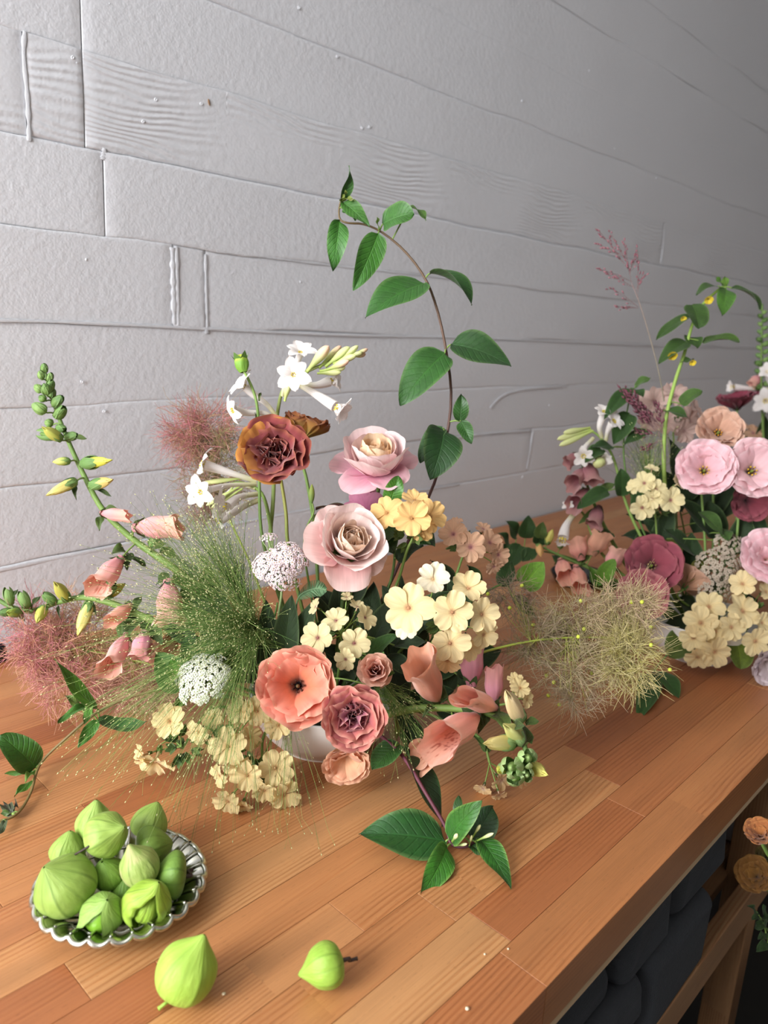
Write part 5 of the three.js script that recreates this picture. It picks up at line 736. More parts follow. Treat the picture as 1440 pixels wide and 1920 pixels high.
  // -- separate leaves among the flowers
  leafyStem('rose_foliage', 'fresh green pointed leaf and dark leaves between rose and peach phlox', { stem: [B(0.02, 0), pt(735, 1080, -0.02), pt(738, 980, -0.03), pt(736, 940, -0.04)], leaves: [[730, 946, -0.05, 747, 894, -0.06, 34, { c: '#4a9a2c', n: F(0.1, 0.2, 0.97), w: wOval }], [700, 985, -0.01, 738, 1030, -0.05, 60, { c: '#245f22', n: F(0.2, 0.5, 0.85) }], [738, 990, -0.03, 705, 1018, -0.045, 40, { c: '#2f6f28' }], [782, 1000, -0.04, 815, 1022, -0.05, 44, { c: '#1f5a1e', n: F(0.1, 0.7, 0.7) }], [745, 1050, -0.03, 790, 1020, -0.04, 40, { c: '#24561f' }]] });
  leafyStem('rose_foliage', 'dark maroon toothed rose leaf above the lower blush rose', { stem: [B(0.012, 0), pt(690, 1040, 0), pt(688, 985, -0.02)], c: '#5a2a30', leaves: [[680, 968, -0.03, 596, 944, -0.05, 26, { c: '#4a2a26', n: F(-0.1, 0.9, 0.4), wave: 0.003 }], [682, 975, -0.03, 672, 945, -0.02, 20, { c: '#3f2a28' }], [690, 985, -0.02, 720, 955, -0.01, 22, { c: '#3a3020' }]] });
  // -- panic grass: the green froth at the left of the arrangement
  const gr = 'panic grass frothing out on the left', GA = (label, seed, bx, by, off, dir, n, L, spread, droop, seeds) => panicGrass(label, { seed, group: gr, stem: [B(-0.03, 0.01), pt(lerp(500, bx, 0.5), lerp(1260, by, 0.5), off * 0.7), pt(bx, by, off)], dir, n, L, spread, droop, seeds });
  GA('airy panic grass plume fanning up at the left, beneath the drooping tuberose', 81, 455, 1130, -0.06, F(-0.35, 0.85, 0.2), 420, 0.125, 0.5, 0.15, 2);
  GA('airy panic grass plume fanning left across the hanging pink foxglove bells', 82, 430, 1180, -0.09, F(-0.9, 0.35, 0.25), 120, 0.15, 0.5, 0.2, 4);
  GA('airy panic grass plume spraying down left across the white yarrow', 83, 430, 1215, -0.1, F(-0.75, -0.25, 0.45), 110, 0.15, 0.5, 0.35, 4);
  GA('airy panic grass plume hanging over the straw yellow phlox with seed tips on the bench', 84, 455, 1250, -0.125, F(-0.2, -0.55, 0.6), 110, 0.14, 0.6, 0.35, 3);
  GA('dense deep green panic grass tuft below the pinkish yarrow', 85, 470, 1170, -0.075, F(-0.2, 0.2, 0.6), 420, 0.11, 0.75, 0.2, 1);
  GA('short panic grass plume beside the bowl under the coral lisianthus', 86, 540, 1330, -0.1, F(0.05, -0.5, 0.5), 36, 0.11, 0.6, 0.5, 3);
  GA('small panic grass plume between the spray rose and the peach foxglove bells', 87, 720, 1290, -0.08, F(0.45, -0.3, 0.6), 80, 0.075, 0.6, 0.25, 3);
  GA('wispy panic grass plume rising left behind the pink foxglove bells', 88, 400, 1130, -0.03, F(-0.55, 0.75, 0.1), 200, 0.13, 0.55, 0.1, 4);
  // -- leaves that fill the middle
  const fill = (label, st, leaves, c, mat = softLeafMat) => leafyStem('leafy_stem', label, { stem: st, leaves, leafC: c, mat });
  fill('dark green lance leaves standing below the pinkish yarrow', [B(-0.01, 0.01), pt(510, 1220, -0.06), pt(520, 1130, -0.07)], [[505, 1260, -0.06, 500, 1130, -0.075, 50], [530, 1250, -0.07, 545, 1120, -0.08, 52], [545, 1240, -0.07, 590, 1120, -0.07, 40], [470, 1270, -0.07, 410, 1190, -0.09, 60, { c: '#2f6428', n: F(-0.2, 0.8, 0.6) }], [480, 1250, -0.07, 440, 1180, -0.06, 50], [560, 1250, -0.08, 610, 1160, -0.06, 44], [500, 1280, -0.09, 440, 1270, -0.12, 44]], '#274f24');
  fill('mid green leaves at the left under the foxglove bells beside the white yarrow', [B(-0.035, 0.01), pt(380, 1260, -0.07), pt(325, 1240, -0.07)], [[345, 1290, -0.07, 295, 1225, -0.08, 66, { c: '#4d8440', n: F(0.1, 0.3, 0.9) }], [330, 1275, -0.08, 322, 1238, -0.095, 28, { c: '#5fae34', n: F(0.1, 0.1, 0.97) }], [360, 1250, -0.06, 352, 1190, -0.06, 40], [380, 1240, -0.06, 400, 1180, -0.05, 50], [350, 1300, -0.08, 330, 1330, -0.1, 22, { c: '#5a9a3c' }], [370, 1180, -0.02, 350, 1090, -0.01, 60, { c: '#2d5c2a' }], [400, 1150, -0.02, 385, 1060, 0, 50, { c: '#2a5a28' }]], '#3a6e34');
  fill('dark foliage deep in the middle between the rose and the cream phlox', [B(0.015, 0), pt(640, 1180, -0.04), pt(660, 1110, -0.03)], [[650, 1180, -0.03, 600, 1100, -0.03, 50], [660, 1170, -0.03, 640, 1090, -0.02, 44], [690, 1190, -0.04, 700, 1090, -0.02, 44], [700, 1200, -0.05, 750, 1110, -0.04, 46], [690, 1230, -0.07, 740, 1190, -0.08, 40, { c: '#3f7a3a' }], [620, 1190, -0.05, 590, 1110, -0.06, 30], [720, 1230, -0.06, 770, 1260, -0.08, 40], [740, 1210, -0.06, 800, 1200, -0.07, 34], [735, 1250, -0.06, 760, 1330, -0.07, 50, { c: '#1a3a20' }], [660, 1130, -0.03, 690, 1060, -0.02, 36]], '#1f4420');
  fill('dark leaves behind the lower right foxglove bells', [B(0.03, 0.005), pt(760, 1320, -0.05), pt(830, 1300, -0.05)], [[760, 1320, -0.05, 850, 1290, -0.04, 44], [750, 1340, -0.06, 790, 1420, -0.08, 50], [780, 1280, -0.04, 870, 1240, -0.02, 44], [820, 1330, -0.07, 860, 1350, -0.08, 30], [740, 1300, -0.05, 770, 1380, -0.07, 44], [880, 1370, -0.07, 910, 1400, -0.09, 14, { c: '#5a8a3c' }]], '#1f4a24');
  fill('green leaves at the right below the tan phlox by the wall', [B(0.04, -0.01), pt(850, 1150, 0.03), pt(930, 1100, 0.04), pt(1000, 1080, 0.05)], [[850, 1120, 0.02, 815, 1050, 0, 50, { c: '#22401e' }], [940, 1100, 0.04, 960, 1050, 0.05, 34], [980, 1100, 0.04, 1018, 1055, 0.03, 52, { c: '#6fae34', n: F(0, 0.3, 0.95) }], [960, 1120, 0.04, 1010, 1160, 0.03, 30, { c: '#4f7a34' }], [900, 1110, 0.03, 880, 1060, 0.02, 34], [870, 1140, 0.02, 930, 1160, 0.02, 40]], '#2f5f28');
  // seeded dark leaves that close the gaps between the stems
  const thick = (label, seed, st, x0, x1, y0, y1, o0, n, c) => { const R = random(seed), L = []; for (let i = 0; i < n; i++) { const bx = lerp(x0, x1, R()), by = lerp(y0, y1, R()), off = o0 + 0.03 * (R() - 0.5), a = -1.5708 + (R() - 0.5) * 2.4, l = 70 + 50 * R(); L.push([bx, by, off, bx + Math.cos(a) * l, by + Math.sin(a) * l, off - 0.015 + 0.03 * R(), 30 + 26 * R(), { n: F(0.8 * (R() - 0.5), 0.5, 0.8) }]); } fill(label, st, L, c); };
  thick('dark green leaves packed behind the panic grass at the left of the bowl', 301, [B(-0.03, 0), pt(430, 1240, -0.04), pt(400, 1180, -0.03)], 350, 490, 1180, 1300, -0.045, 16, '#234a1f');
  thick('dark green leaves packed low in the middle behind the spray rose', 302, [B(0.005, 0), pt(640, 1220, -0.03), pt(650, 1160, -0.02)], 560, 740, 1190, 1290, -0.03, 18, '#1f431c');
  thick('dark green leaves packed behind the large cream phlox cluster', 303, [B(0.025, 0), pt(780, 1240, -0.03), pt(820, 1180, -0.02)], 740, 880, 1170, 1300, -0.035, 16, '#24491f');
  // feathery yarrow leaf
  { const t = thing('yarrow_leaf', 'feathery grey green yarrow leaf under the blush rose', 'foliage', B(0, 0.005)); const S = [B(0, 0.005), pt(560, 1180, -0.06), pt(560, 1120, -0.075), pt(590, 1104, -0.085), pt(612, 1106, -0.09)]; stem(t, S, 0.0011, 0.0006, col('#5d7a54')); const h = new Hairs(), c = new THREE.CatmullRomCurve3(S.slice(2)), R = random(4); for (let i = 0; i < 60; i++) for (const s of [-1, 1]) { const p = c.getPoint(i / 60), tg = c.getTangent(i / 60), side = tg.clone().cross(CB).normalize().multiplyScalar(s); const L = 0.0085 * Math.sin(Math.PI * lerp(0.15, 0.95, i / 60)), e = p.clone().addScaledVector(side, L).addScaledVector(tg, L * 0.5).addScaledVector(CB, (R() - 0.5) * L * 0.6); h.thread([p, p.clone().lerp(e, 0.5), e].map((x) => x.sub(t.position)), 0.0004, 0.0002, mixc(col('#6f9068'), col('#4d7048'), R())); } part('leaflets', h.geo(), hairMat, t).userData.kind = 'stuff'; }
}
// ---------- the second arrangement, farther along the bench ----------
bowlOf('flower_bowl', 'low white ceramic bowl farther along the bench under the pale pink lisianthus', BOWL2, 0.084, 0.052, 0.058, ceramicMat);
D0 = depthOf(BOWL2);
{
  const B = (dx = 0, dz = 0, dy = 0.045) => near(BOWL2, dx, dy, dz), F = face;
  const lis = (label, seed, x, y, off, dir, w, c, extra = {}) => lisianthus(label, { seed, p: pt(x, y, off), dir, w, ruffle: 0.08, outer: 1.2, c, stem: [B((seed % 5 - 2) * 0.008, (seed % 3 - 1) * 0.008), pt(lerp(1330, x, 0.6), lerp(1180, y, 0.45), off * 0.5)], ...extra });
  const pinkC = ['#c99a74', '#f3cfd2', '#f2c6cd', '#f7dcdf', '#f0c2c9'], burg = ['#2a0a12', '#8e3a4c', '#9c4a58', '#a55a62', '#96404e'];
  lis('pale pink lisianthus of the second arrangement, left of the two side by side', 101, 1318, 888, -0.06, F(-0.25, 0.25, 0.93), 118, pinkC, { full: 1, hole: 0.15, eye: '#8a6a2a', anther: '#e2b93a' });
  lis('pale pink lisianthus with a dark throat near the right edge of the photo', 102, 1402, 888, -0.07, F(-0.05, 0.2, 0.98), 122, ['#4a1a20', '#f5d3d3', '#f3c9cf', '#f8dfe0', '#f3cdd0'], { eye: '#7a4a1a', anther: '#e9c22e' });
  lis('tan peach lisianthus above the two pale pink ones', 103, 1342, 820, -0.02, F(-0.1, 0.45, 0.88), 96, ['#3a1a14', '#d9b296', '#d8ab92', '#e3c2aa', '#cfa287'], { eye: '#5a2a14', anther: '#d99a2e' });
  lis('pale pink lisianthus cut by the right edge of the photo, above the cream phlox', 104, 1434, 1052, -0.07, F(-0.2, 0.3, 0.93), 116, pinkC, { full: 1 });
  lis('burgundy lisianthus with five round petals left in the second arrangement', 105, 1218, 1066, -0.05, F(-0.1, 0.35, 0.93), 112, burg, { ruffle: 0.03, outer: 1.3, eye: '#1a0a0e', anther: '#a98a5a' });
  lis('burgundy pink lisianthus just below the other burgundy one, behind the smoke bush', 106, 1198, 1118, -0.08, F(-0.1, 0.2, 0.97), 104, ['#2a0a12', '#a5525a', '#b06066', '#b87a7a', '#9a4a54'], { ruffle: 0.03, outer: 1.3, eye: '#3a3a14', anther: '#c9c06a' });
  lis('dark burgundy lisianthus hidden beneath the pale pink pair', 107, 1396, 938, -0.03, F(0, -0.1, 0.9), 84, burg, { ruffle: 0.04 });
  lis('tan brown lisianthus seen from behind in the middle of the second arrangement', 108, 1282, 1104, -0.05, F(0.4, 0.3, -0.2), 80, ['#b98a6a', '#c79a7a', '#cfa58a', '#d9b39a']);
  lis('white mauve lisianthus hanging over the second bowl at the right edge of the photo', 109, 1432, 1236, -0.09, F(0.1, -0.3, 0.9), 86, ['#c9b8b0', '#ddd0d0', '#d6c8ce', '#e6dcdc']);
  const cream = { key: 'cream', c: [] }, dim = { key: 'dim', c: [] }, pinkish = { key: 'pinkish', c: ['#dcc0b4', '#d3b0a4', '#b08a84'], style: { ruf: 1.5 } };
  phlox('cream phlox cluster left of the pale pink lisianthus in the second arrangement', { ...dim, seed: 111, stem: [B(-0.02, 0), pt(1240, 1060, -0.03), pt(1228, 960, -0.045)], florets: [[1208, 906, -0.07, 44, F(-0.2, 0.4, 0.9)], [1230, 918, -0.075, 42, F(0.2, 0.3, 0.9)], [1204, 952, -0.075, 48, F(-0.1, -0.2, 0.97)], [1257, 938, -0.08, 52, F(0.15, 0.05, 0.98)], [1222, 880, -0.06, 28, F(0, 0.9, 0.4)], [1190, 912, -0.06, 32, F(-0.7, 0.3, 0.6)], [1272, 906, -0.065, 36, F(0.5, 0.5, 0.7)], [1222, 936, -0.08, 40, F(0, 0, 1)]] });
  phlox('cream phlox cluster hanging over the rim of the second bowl', { ...cream, seed: 112, stem: [B(-0.01, 0.02), pt(1335, 1190, -0.06), pt(1336, 1180, -0.07)], florets: [[1329, 1138, -0.085, 62, F(-0.1, 0.4, 0.9)], [1314, 1168, -0.1, 64, F(-0.2, 0.1, 0.97)], [1392, 1146, -0.09, 66, F(0.2, 0.35, 0.9)], [1371, 1176, -0.1, 54, F(0.1, 0.1, 0.98)], [1341, 1184, -0.1, 50, F(0, 0, 1)], [1300, 1196, -0.1, 52, F(-0.4, -0.1, 0.9)], [1340, 1222, -0.105, 60, F(0.05, -0.3, 0.93)], [1308, 1232, -0.1, 50, F(-0.2, -0.5, 0.85)]] });
  phlox('cream phlox florets at the right edge of the photo below the cut off pink lisianthus', { ...cream, seed: 113, stem: [B(0.02, 0.01), pt(1400, 1180, -0.06), pt(1410, 1150, -0.07)], florets: [[1392, 1095, -0.085, 50, F(-0.3, 0.5, 0.8)], [1416, 1202, -0.1, 58, F(0.1, -0.1, 0.98)], [1436, 1110, -0.08, 40, F(0.3, 0.4, 0.85)], [1428, 1168, -0.09, 44, F(0.3, 0.1, 0.9)]] });
  phlox('pale pinkish phlox cluster blurred at the back beside the tall green stalk', { ...pinkish, seed: 114, stem: [B(0, -0.02), pt(1270, 1000, 0.02), pt(1262, 800, 0.03)], florets: [[1226, 752, 0.03, 62, F(-0.2, 0.5, 0.8)], [1266, 742, 0.03, 60, F(0.2, 0.6, 0.8)], [1292, 788, 0.03, 54, F(0.4, 0.2, 0.9)], [1250, 790, 0.02, 56, F(0, 0.1, 1)], [1282, 808, 0.02, 48, F(0.2, -0.3, 0.9)], [1218, 790, 0.03, 44, F(-0.5, 0, 0.8)], [1302, 764, 0.035, 40, F(0.6, 0.5, 0.6)]] });
  foxglove('dusky rose foxglove at the left of the second arrangement against the wall', { seed: 121, stem: [B(-0.02, -0.01), pt(1190, 1080, 0), pt(1130, 980, 0.01), pt(1098, 900, 0.01), pt(1090, 860, 0.01)], bells: [[1100, 880, 0.01, 1072, 905, -0.02, 36, 'dusk', F(-0.4, -0.6, 0.6), false], [1100, 920, 0.01, 1074, 945, -0.02, 38, 'dusk', F(-0.4, -0.6, 0.6), false], [1100, 868, 0, 1112, 905, -0.02, 36, 'dusk', F(0.2, -0.6, 0.7), false], [1124, 950, 0, 1112, 985, -0.02, 34, 'dusk', F(-0.2, -0.6, 0.7), false], [1086, 852, 0.01, 1062, 868, 0, 28, 'dusk', F(-0.4, -0.6, 0.6), false]], leaves: [[1130, 960, 0, 1088, 975, -0.02, 22], [1120, 930, 0, 1148, 905, -0.02, 22], [1150, 1000, 0, 1110, 1012, -0.02, 26]] });
  foxglove('peach foxglove reaching left low over the bench from the second bowl', { seed: 122, stem: [B(-0.03, 0.01), pt(1190, 1110, -0.02), pt(1132, 1078, -0.02), pt(1060, 1046, -0.01), pt(1004, 1020, 0)], bells: [[1110, 1040, -0.02, 1130, 1000, -0.03, 44, 'tan', F(0.3, 0.3, 0.9), false], [1090, 1050, -0.02, 1080, 1012, -0.02, 40, 'peach', F(-0.2, 0.4, 0.9), false], [1050, 1050, -0.01, 1060, 1082, -0.04, 36, 'peach', F(0.1, -0.6, 0.7), false], [1080, 1062, -0.02, 1088, 1104, -0.05, 40, 'peach', F(0.1, -0.6, 0.7), false], [1140, 1070, -0.02, 1160, 1030, -0.03, 38, 'pink', F(0.3, 0.3, 0.8), false]], buds: [[1024, 1022, 0, 1036, 994, -0.01, 18, '#c9c066', 0.5], [1010, 1020, 0, 1014, 1042, -0.02, 18, '#d9a56a', 0.5], [1050, 1030, 0, 1052, 1006, -0.01, 16, null]], leaves: [[1010, 1010, 0, 1018, 980, -0.01, 24], [1080, 1060, -0.01, 1104, 1040, -0.02, 18], [1150, 1085, -0.02, 1130, 1120, -0.04, 26]] });
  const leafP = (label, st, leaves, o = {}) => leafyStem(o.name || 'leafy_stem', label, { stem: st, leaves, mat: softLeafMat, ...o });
  leafP('green leafy twig stretching left over the bench between the two arrangements', [B(-0.04, 0), pt(1160, 1100, 0), pt(1080, 1050, 0), pt(1000, 1030, 0.01), pt(950, 1020, 0.01)], [[968, 1008, 0.01, 952, 976, 0, 36], [985, 1010, 0.01, 992, 968, 0, 34], [1010, 1022, 0.01, 1016, 984, 0, 30], [975, 1022, 0.01, 956, 1062, -0.01, 36], [1000, 1030, 0, 980, 1052, -0.01, 30], [955, 1020, 0.01, 936, 998, 0, 24], [1040, 1040, 0, 1052, 1060, -0.02, 22], [950, 1020, 0.01, 946, 1058, 0, 22]], { leafC: '#2c5c22' });
  leafP('tall pale green stalk with drooping leaves and small yellow flowers', [B(0, 0), pt(1252, 960, -0.02), pt(1247, 800, -0.03), pt(1264, 722, -0.03), pt(1284, 660, -0.03), pt(1300, 604, -0.03), pt(1322, 566, -0.03), pt(1354, 538, -0.03)], [[1372, 540, -0.03, 1440, 560, -0.05, 44, { n: F(0, 0.9, 0.4), a1: -0.8 }], [1346, 536, -0.03, 1306, 546, -0.05, 30, { n: F(0, 0.9, 0.4) }], [1362, 542, -0.03, 1356, 586, -0.06, 34, { c: '#4a8a2a' }], [1298, 594, -0.03, 1232, 618, -0.06, 30, { n: F(0, 0.8, 0.5), a1: -0.6 }], [1298, 572, -0.04, 1313, 612, -0.06, 46, { w: wOval }], [1318, 642, -0.03, 1386, 634, -0.05, 46, { n: F(0.1, 0.8, 0.5), w: wOval, c: '#4a7a24' }], [1290, 640, -0.03, 1236, 674, -0.05, 36, { n: F(0, 0.7, 0.6) }], [1292, 632, -0.02, 1308, 650, -0.04, 36], [1354, 536, -0.03, 1344, 520, -0.03, 16, { c: '#5a9a34' }], [1358, 538, -0.03, 1360, 518, -0.03, 14, { c: '#6aa03c' }], [1276, 758, -0.03, 1315, 730, -0.04, 34, { c: '#4a7a2e' }], [1244, 770, -0.03, 1290, 778, -0.05, 34], [1276, 680, -0.03, 1300, 672, -0.04, 16]], { c: '#93ad52', c1: '#8aa84a', r0: 0.0034, r1: 0.0018, leafC: '#3a6a22' });
  { const host = scene.children[scene.children.length - 1]; for (const [x, y, w] of [[1328, 560, 22], [1281, 596, 15], [1260, 664, 24], [1298, 678, 17]]) { const p = pt(x, y, -0.045), s = w / 2 * PX(p), q = frameQ(F(-0.1, -0.6, 0.7), V(0, 0, 1)), l = []; for (let i = 0; i < 5; i++) { const g = petal({ L: s, W: s * 0.5, a0: 0.5, a1: 1.3, tip: 0.3, nu: 6, nv: 6, colour: (U, v) => mixc(col('#6a5a1a'), col('#e6cf2e'), smooth(0.1, 0.4, v)) }); g.rotateY(i * 1.2566); l.push(g); } put('blossom', join(l), petalMat, host, p.sub(host.position), q); } }
  leafP('leafy stem with pointed green leaves left of the tall stalk in the second arrangement', [B(-0.01, -0.01), pt(1200, 980, -0.01), pt(1170, 860, -0.01), pt(1178, 760, -0.01), pt(1192, 722, -0.01)], [[1182, 728, -0.01, 1134, 780, -0.04, 30], [1190, 726, -0.01, 1218, 706, -0.02, 22, { c: '#4a7a30' }], [1190, 730, -0.01, 1206, 742, -0.03, 22], [1180, 776, -0.01, 1152, 828, -0.04, 40], [1212, 806, -0.01, 1172, 830, -0.04, 24], [1150, 838, -0.02, 1110, 836, -0.03, 26, { c: '#2a5a20' }], [1130, 840, -0.02, 1098, 862, -0.04, 30, { c: '#356a24' }], [1140, 920, -0.02, 1084, 948, -0.04, 34], [1165, 930, -0.02, 1166, 880, -0.03, 40], [1190, 960, -0.02, 1240, 870, -0.01, 40]], { leafC: '#2f6424' });
  tuberose('tuberose with long cream buds pointing left in the second arrangement', { seed: 131, stem: [B(-0.02, -0.005), pt(1180, 960, -0.01), pt(1146, 850, -0.01), pt(1120, 815, -0.01), pt(1108, 808, -0.01)], flowers: [[[[1128, 820, -0.01], [1124, 800, -0.02], [1132, 776, -0.02]], 40, F(0.1, 0.7, 0.6), 'flat', 9], [[[1136, 826, -0.01], [1140, 808, -0.02], [1148, 792, -0.03]], 40, F(0.5, 0.4, 0.7), 'flat', 9], [[[1112, 822, -0.01], [1098, 838, -0.02], [1094, 854, -0.03]], 38, F(-0.2, -0.4, 0.9), 'flat', 9], [[[1130, 830, -0.01], [1128, 845, -0.02], [1130, 856, -0.02]], 30, F(0.1, -0.6, 0.8), 'cup', 9]], buds: [[1108, 806, -0.01, 1044, 824, -0.03, 13, 0], [1112, 808, -0.01, 1048, 836, -0.03, 13, 0], [1106, 802, -0.01, 1056, 812, -0.03, 12, 0], [1116, 850, -0.02, 1126, 876, -0.03, 26, 0]] });
  tuberose('cream tuberose bells bending down over the bench left of the second bowl', { seed: 132, stem: [B(-0.03, 0), pt(1130, 1040, 0), pt(1090, 960, 0.01), pt(1076, 966, 0)], flowers: [[[[1076, 964, 0], [1062, 985, -0.01], [1056, 1008, -0.02]], 26, F(-0.3, -0.8, 0.4), 'cup', 13], [[[1080, 966, 0], [1072, 955, 0], [1066, 948, 0]], 22, F(-0.4, 0.4, 0.7), 'flat', 8]] });
  // purple grasses
  const spike = (label, stemP, list, c, seed, n, size) => { const t = thing('purple_grass', label, 'grass', stemP[0]), h = new Hairs(), R = random(seed); stem(t, stemP, 0.0009, 0.0005, col('#8a8f6a'), col('#8a6a6a')); const cv = new THREE.CatmullRomCurve3(stemP, false, 'centripetal'); for (const [x0, y0, x1, y1, off, k] of list) { const a = pt(x0, y0, off), b = pt(x1, y1, off); h.thread([a.clone().sub(t.position), a.clone().lerp(b, 0.5).add(V(0, 0.002, 0)).sub(t.position), b.clone().sub(t.position)], 0.0004, 0.0002, col('#8a6a6a')); for (let i = 0; i < k; i++) { const p = a.clone().lerp(b, 0.15 + 0.85 * i / k), d = b.clone().sub(a).normalize().add(V(gauss(R), gauss(R), gauss(R)).multiplyScalar(0.6)).normalize(), e = p.clone().addScaledVector(d, size * 1.2); h.thread([p.clone().sub(t.position), e.clone().sub(t.position)], 0.00025, 0.0002, col('#8a6a6a')); h.seed(e.sub(t.position), d, size * (0.7 + 0.6 * R()), size * 0.19, mixc(col(c[0]), col(c[1]), R())); } } part('panicle', h.geo(), hairMat, t).userData.kind = 'stuff'; };
  spike('thin grass stalk with an open purple seed head against the wall', [B(-0.005, -0.02), pt(1260, 900, 0.02), pt(1240, 722, 0.02), pt(1215, 620, 0.02), pt(1196, 560, 0.02), pt(1184, 530, 0.02)], [[1196, 558, 1196, 470, 0.02, 12], [1184, 530, 1170, 456, 0.02, 13], [1184, 528, 1128, 506, 0.02, 12], [1178, 505, 1126, 436, 0.02, 14], [1174, 490, 1146, 440, 0.02, 10], [1190, 540, 1140, 516, 0.02, 8], [1197, 576, 1146, 540, 0.02, 9], [1197, 578, 1166, 576, 0.02, 9], [1180, 515, 1188, 488, 0.02, 8], [1192, 545, 1204, 520, 0.02, 7], [1168, 480, 1124, 460, 0.02, 8]], ['#7a4650', '#a56a74'], 5, 0, 0.0068);
  spike('plump dark purple grass spike in front of the pale phlox', [B(-0.005, 0), pt(1250, 980, -0.02), pt(1244, 850, -0.03), pt(1232, 800, -0.035)], [[1236, 812, 1172, 738, -0.035, 30], [1236, 816, 1180, 752, -0.03, 30], [1240, 812, 1186, 738, -0.04, 30], [1242, 820, 1206, 812, -0.03, 14], [1240, 800, 1190, 748, -0.045, 30], [1244, 815, 1234, 770, -0.04, 20], [1242, 825, 1220, 835, -0.03, 14]], ['#5a2e38', '#7a4450'], 6, 0, 0.0085);
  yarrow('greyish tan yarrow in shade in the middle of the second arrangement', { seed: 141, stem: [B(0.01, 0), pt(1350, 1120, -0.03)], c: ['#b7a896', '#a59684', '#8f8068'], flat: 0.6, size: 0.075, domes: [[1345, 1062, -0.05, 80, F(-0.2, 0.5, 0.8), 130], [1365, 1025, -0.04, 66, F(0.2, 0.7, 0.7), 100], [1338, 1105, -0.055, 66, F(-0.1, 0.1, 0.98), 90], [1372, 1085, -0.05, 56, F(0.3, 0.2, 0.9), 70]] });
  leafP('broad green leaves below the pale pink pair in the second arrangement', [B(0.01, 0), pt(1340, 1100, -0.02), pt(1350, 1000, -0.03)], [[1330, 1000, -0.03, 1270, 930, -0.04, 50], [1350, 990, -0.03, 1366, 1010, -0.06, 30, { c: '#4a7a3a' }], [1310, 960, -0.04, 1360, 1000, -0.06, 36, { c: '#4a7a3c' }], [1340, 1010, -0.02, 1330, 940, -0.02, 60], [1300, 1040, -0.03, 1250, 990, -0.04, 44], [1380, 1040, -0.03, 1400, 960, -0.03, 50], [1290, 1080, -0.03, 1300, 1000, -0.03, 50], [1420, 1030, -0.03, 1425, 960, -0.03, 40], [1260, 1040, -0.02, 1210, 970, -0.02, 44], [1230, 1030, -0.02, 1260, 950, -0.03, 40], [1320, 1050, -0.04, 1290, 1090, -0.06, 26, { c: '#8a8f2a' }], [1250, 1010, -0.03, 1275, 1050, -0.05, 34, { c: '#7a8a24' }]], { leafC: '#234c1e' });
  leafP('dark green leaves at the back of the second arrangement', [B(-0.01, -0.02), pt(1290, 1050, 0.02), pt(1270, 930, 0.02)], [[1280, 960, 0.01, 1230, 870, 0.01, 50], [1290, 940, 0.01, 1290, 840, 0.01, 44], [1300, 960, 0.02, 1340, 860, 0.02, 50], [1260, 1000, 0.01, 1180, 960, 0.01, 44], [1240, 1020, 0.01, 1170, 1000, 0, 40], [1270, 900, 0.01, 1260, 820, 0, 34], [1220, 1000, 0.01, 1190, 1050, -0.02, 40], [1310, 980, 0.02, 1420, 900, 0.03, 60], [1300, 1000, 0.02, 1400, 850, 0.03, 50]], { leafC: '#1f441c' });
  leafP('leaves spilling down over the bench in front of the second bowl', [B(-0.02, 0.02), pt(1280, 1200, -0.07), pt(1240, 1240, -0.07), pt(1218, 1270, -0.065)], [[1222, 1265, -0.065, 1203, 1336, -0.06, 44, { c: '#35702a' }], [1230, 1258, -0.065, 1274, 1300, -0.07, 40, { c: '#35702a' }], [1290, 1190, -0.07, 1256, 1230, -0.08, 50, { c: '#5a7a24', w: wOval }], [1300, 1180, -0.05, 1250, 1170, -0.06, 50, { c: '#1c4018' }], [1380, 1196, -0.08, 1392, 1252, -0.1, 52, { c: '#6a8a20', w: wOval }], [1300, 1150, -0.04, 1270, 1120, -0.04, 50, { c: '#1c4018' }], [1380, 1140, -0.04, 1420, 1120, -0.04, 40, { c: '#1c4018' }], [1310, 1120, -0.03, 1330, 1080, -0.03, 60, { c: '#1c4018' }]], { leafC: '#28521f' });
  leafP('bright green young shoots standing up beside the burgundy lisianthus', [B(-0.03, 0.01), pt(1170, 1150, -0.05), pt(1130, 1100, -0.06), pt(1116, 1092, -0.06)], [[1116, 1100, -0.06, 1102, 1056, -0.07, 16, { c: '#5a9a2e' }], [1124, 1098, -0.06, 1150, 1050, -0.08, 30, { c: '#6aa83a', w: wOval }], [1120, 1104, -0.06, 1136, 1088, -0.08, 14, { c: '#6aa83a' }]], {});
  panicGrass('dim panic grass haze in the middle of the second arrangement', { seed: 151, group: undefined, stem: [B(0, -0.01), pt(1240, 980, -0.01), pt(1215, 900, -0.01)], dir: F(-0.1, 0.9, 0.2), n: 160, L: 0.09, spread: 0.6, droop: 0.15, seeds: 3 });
}
{ // small dark dish and the far end of the bench
  const p = onPlane(1085, 1092, TABLE), t = thing('shallow_dish', 'black shallow dish on the bench behind the buff smoke bush', 'dish', p); part('body', new THREE.LatheGeometry([[0, 0.001], [0.035, 0.0015], [0.04, 0.003], [0.05, 0.018], [0.0515, 0.0195], [0.053, 0.018], [0.043, 0.001], [0, 0]].map((a) => new THREE.Vector2(...a)), 48), new THREE.MeshPhysicalMaterial({ color: 0x0d0d0f, roughness: 0.35, side: THREE.DoubleSide }), t);
  const b = onPlane(3, 1233, TABLE).add(V(-0.006, 0.008, 0.006)), k = thing('rubber_bumper', 'small black rounded stop at the back left corner of the visible bench', 'stop', V(b.x, TABLE, b.z)); const g = new THREE.LatheGeometry([[0, 0.024], [0.005, 0.0235], [0.009, 0.02], [0.0105, 0.012], [0.011, 0], [0, 0]].map((a) => new THREE.Vector2(...a)), 24); part('body', g, new THREE.MeshStandardMaterial({ color: 0x101012, roughness: 0.5 }), k);
}
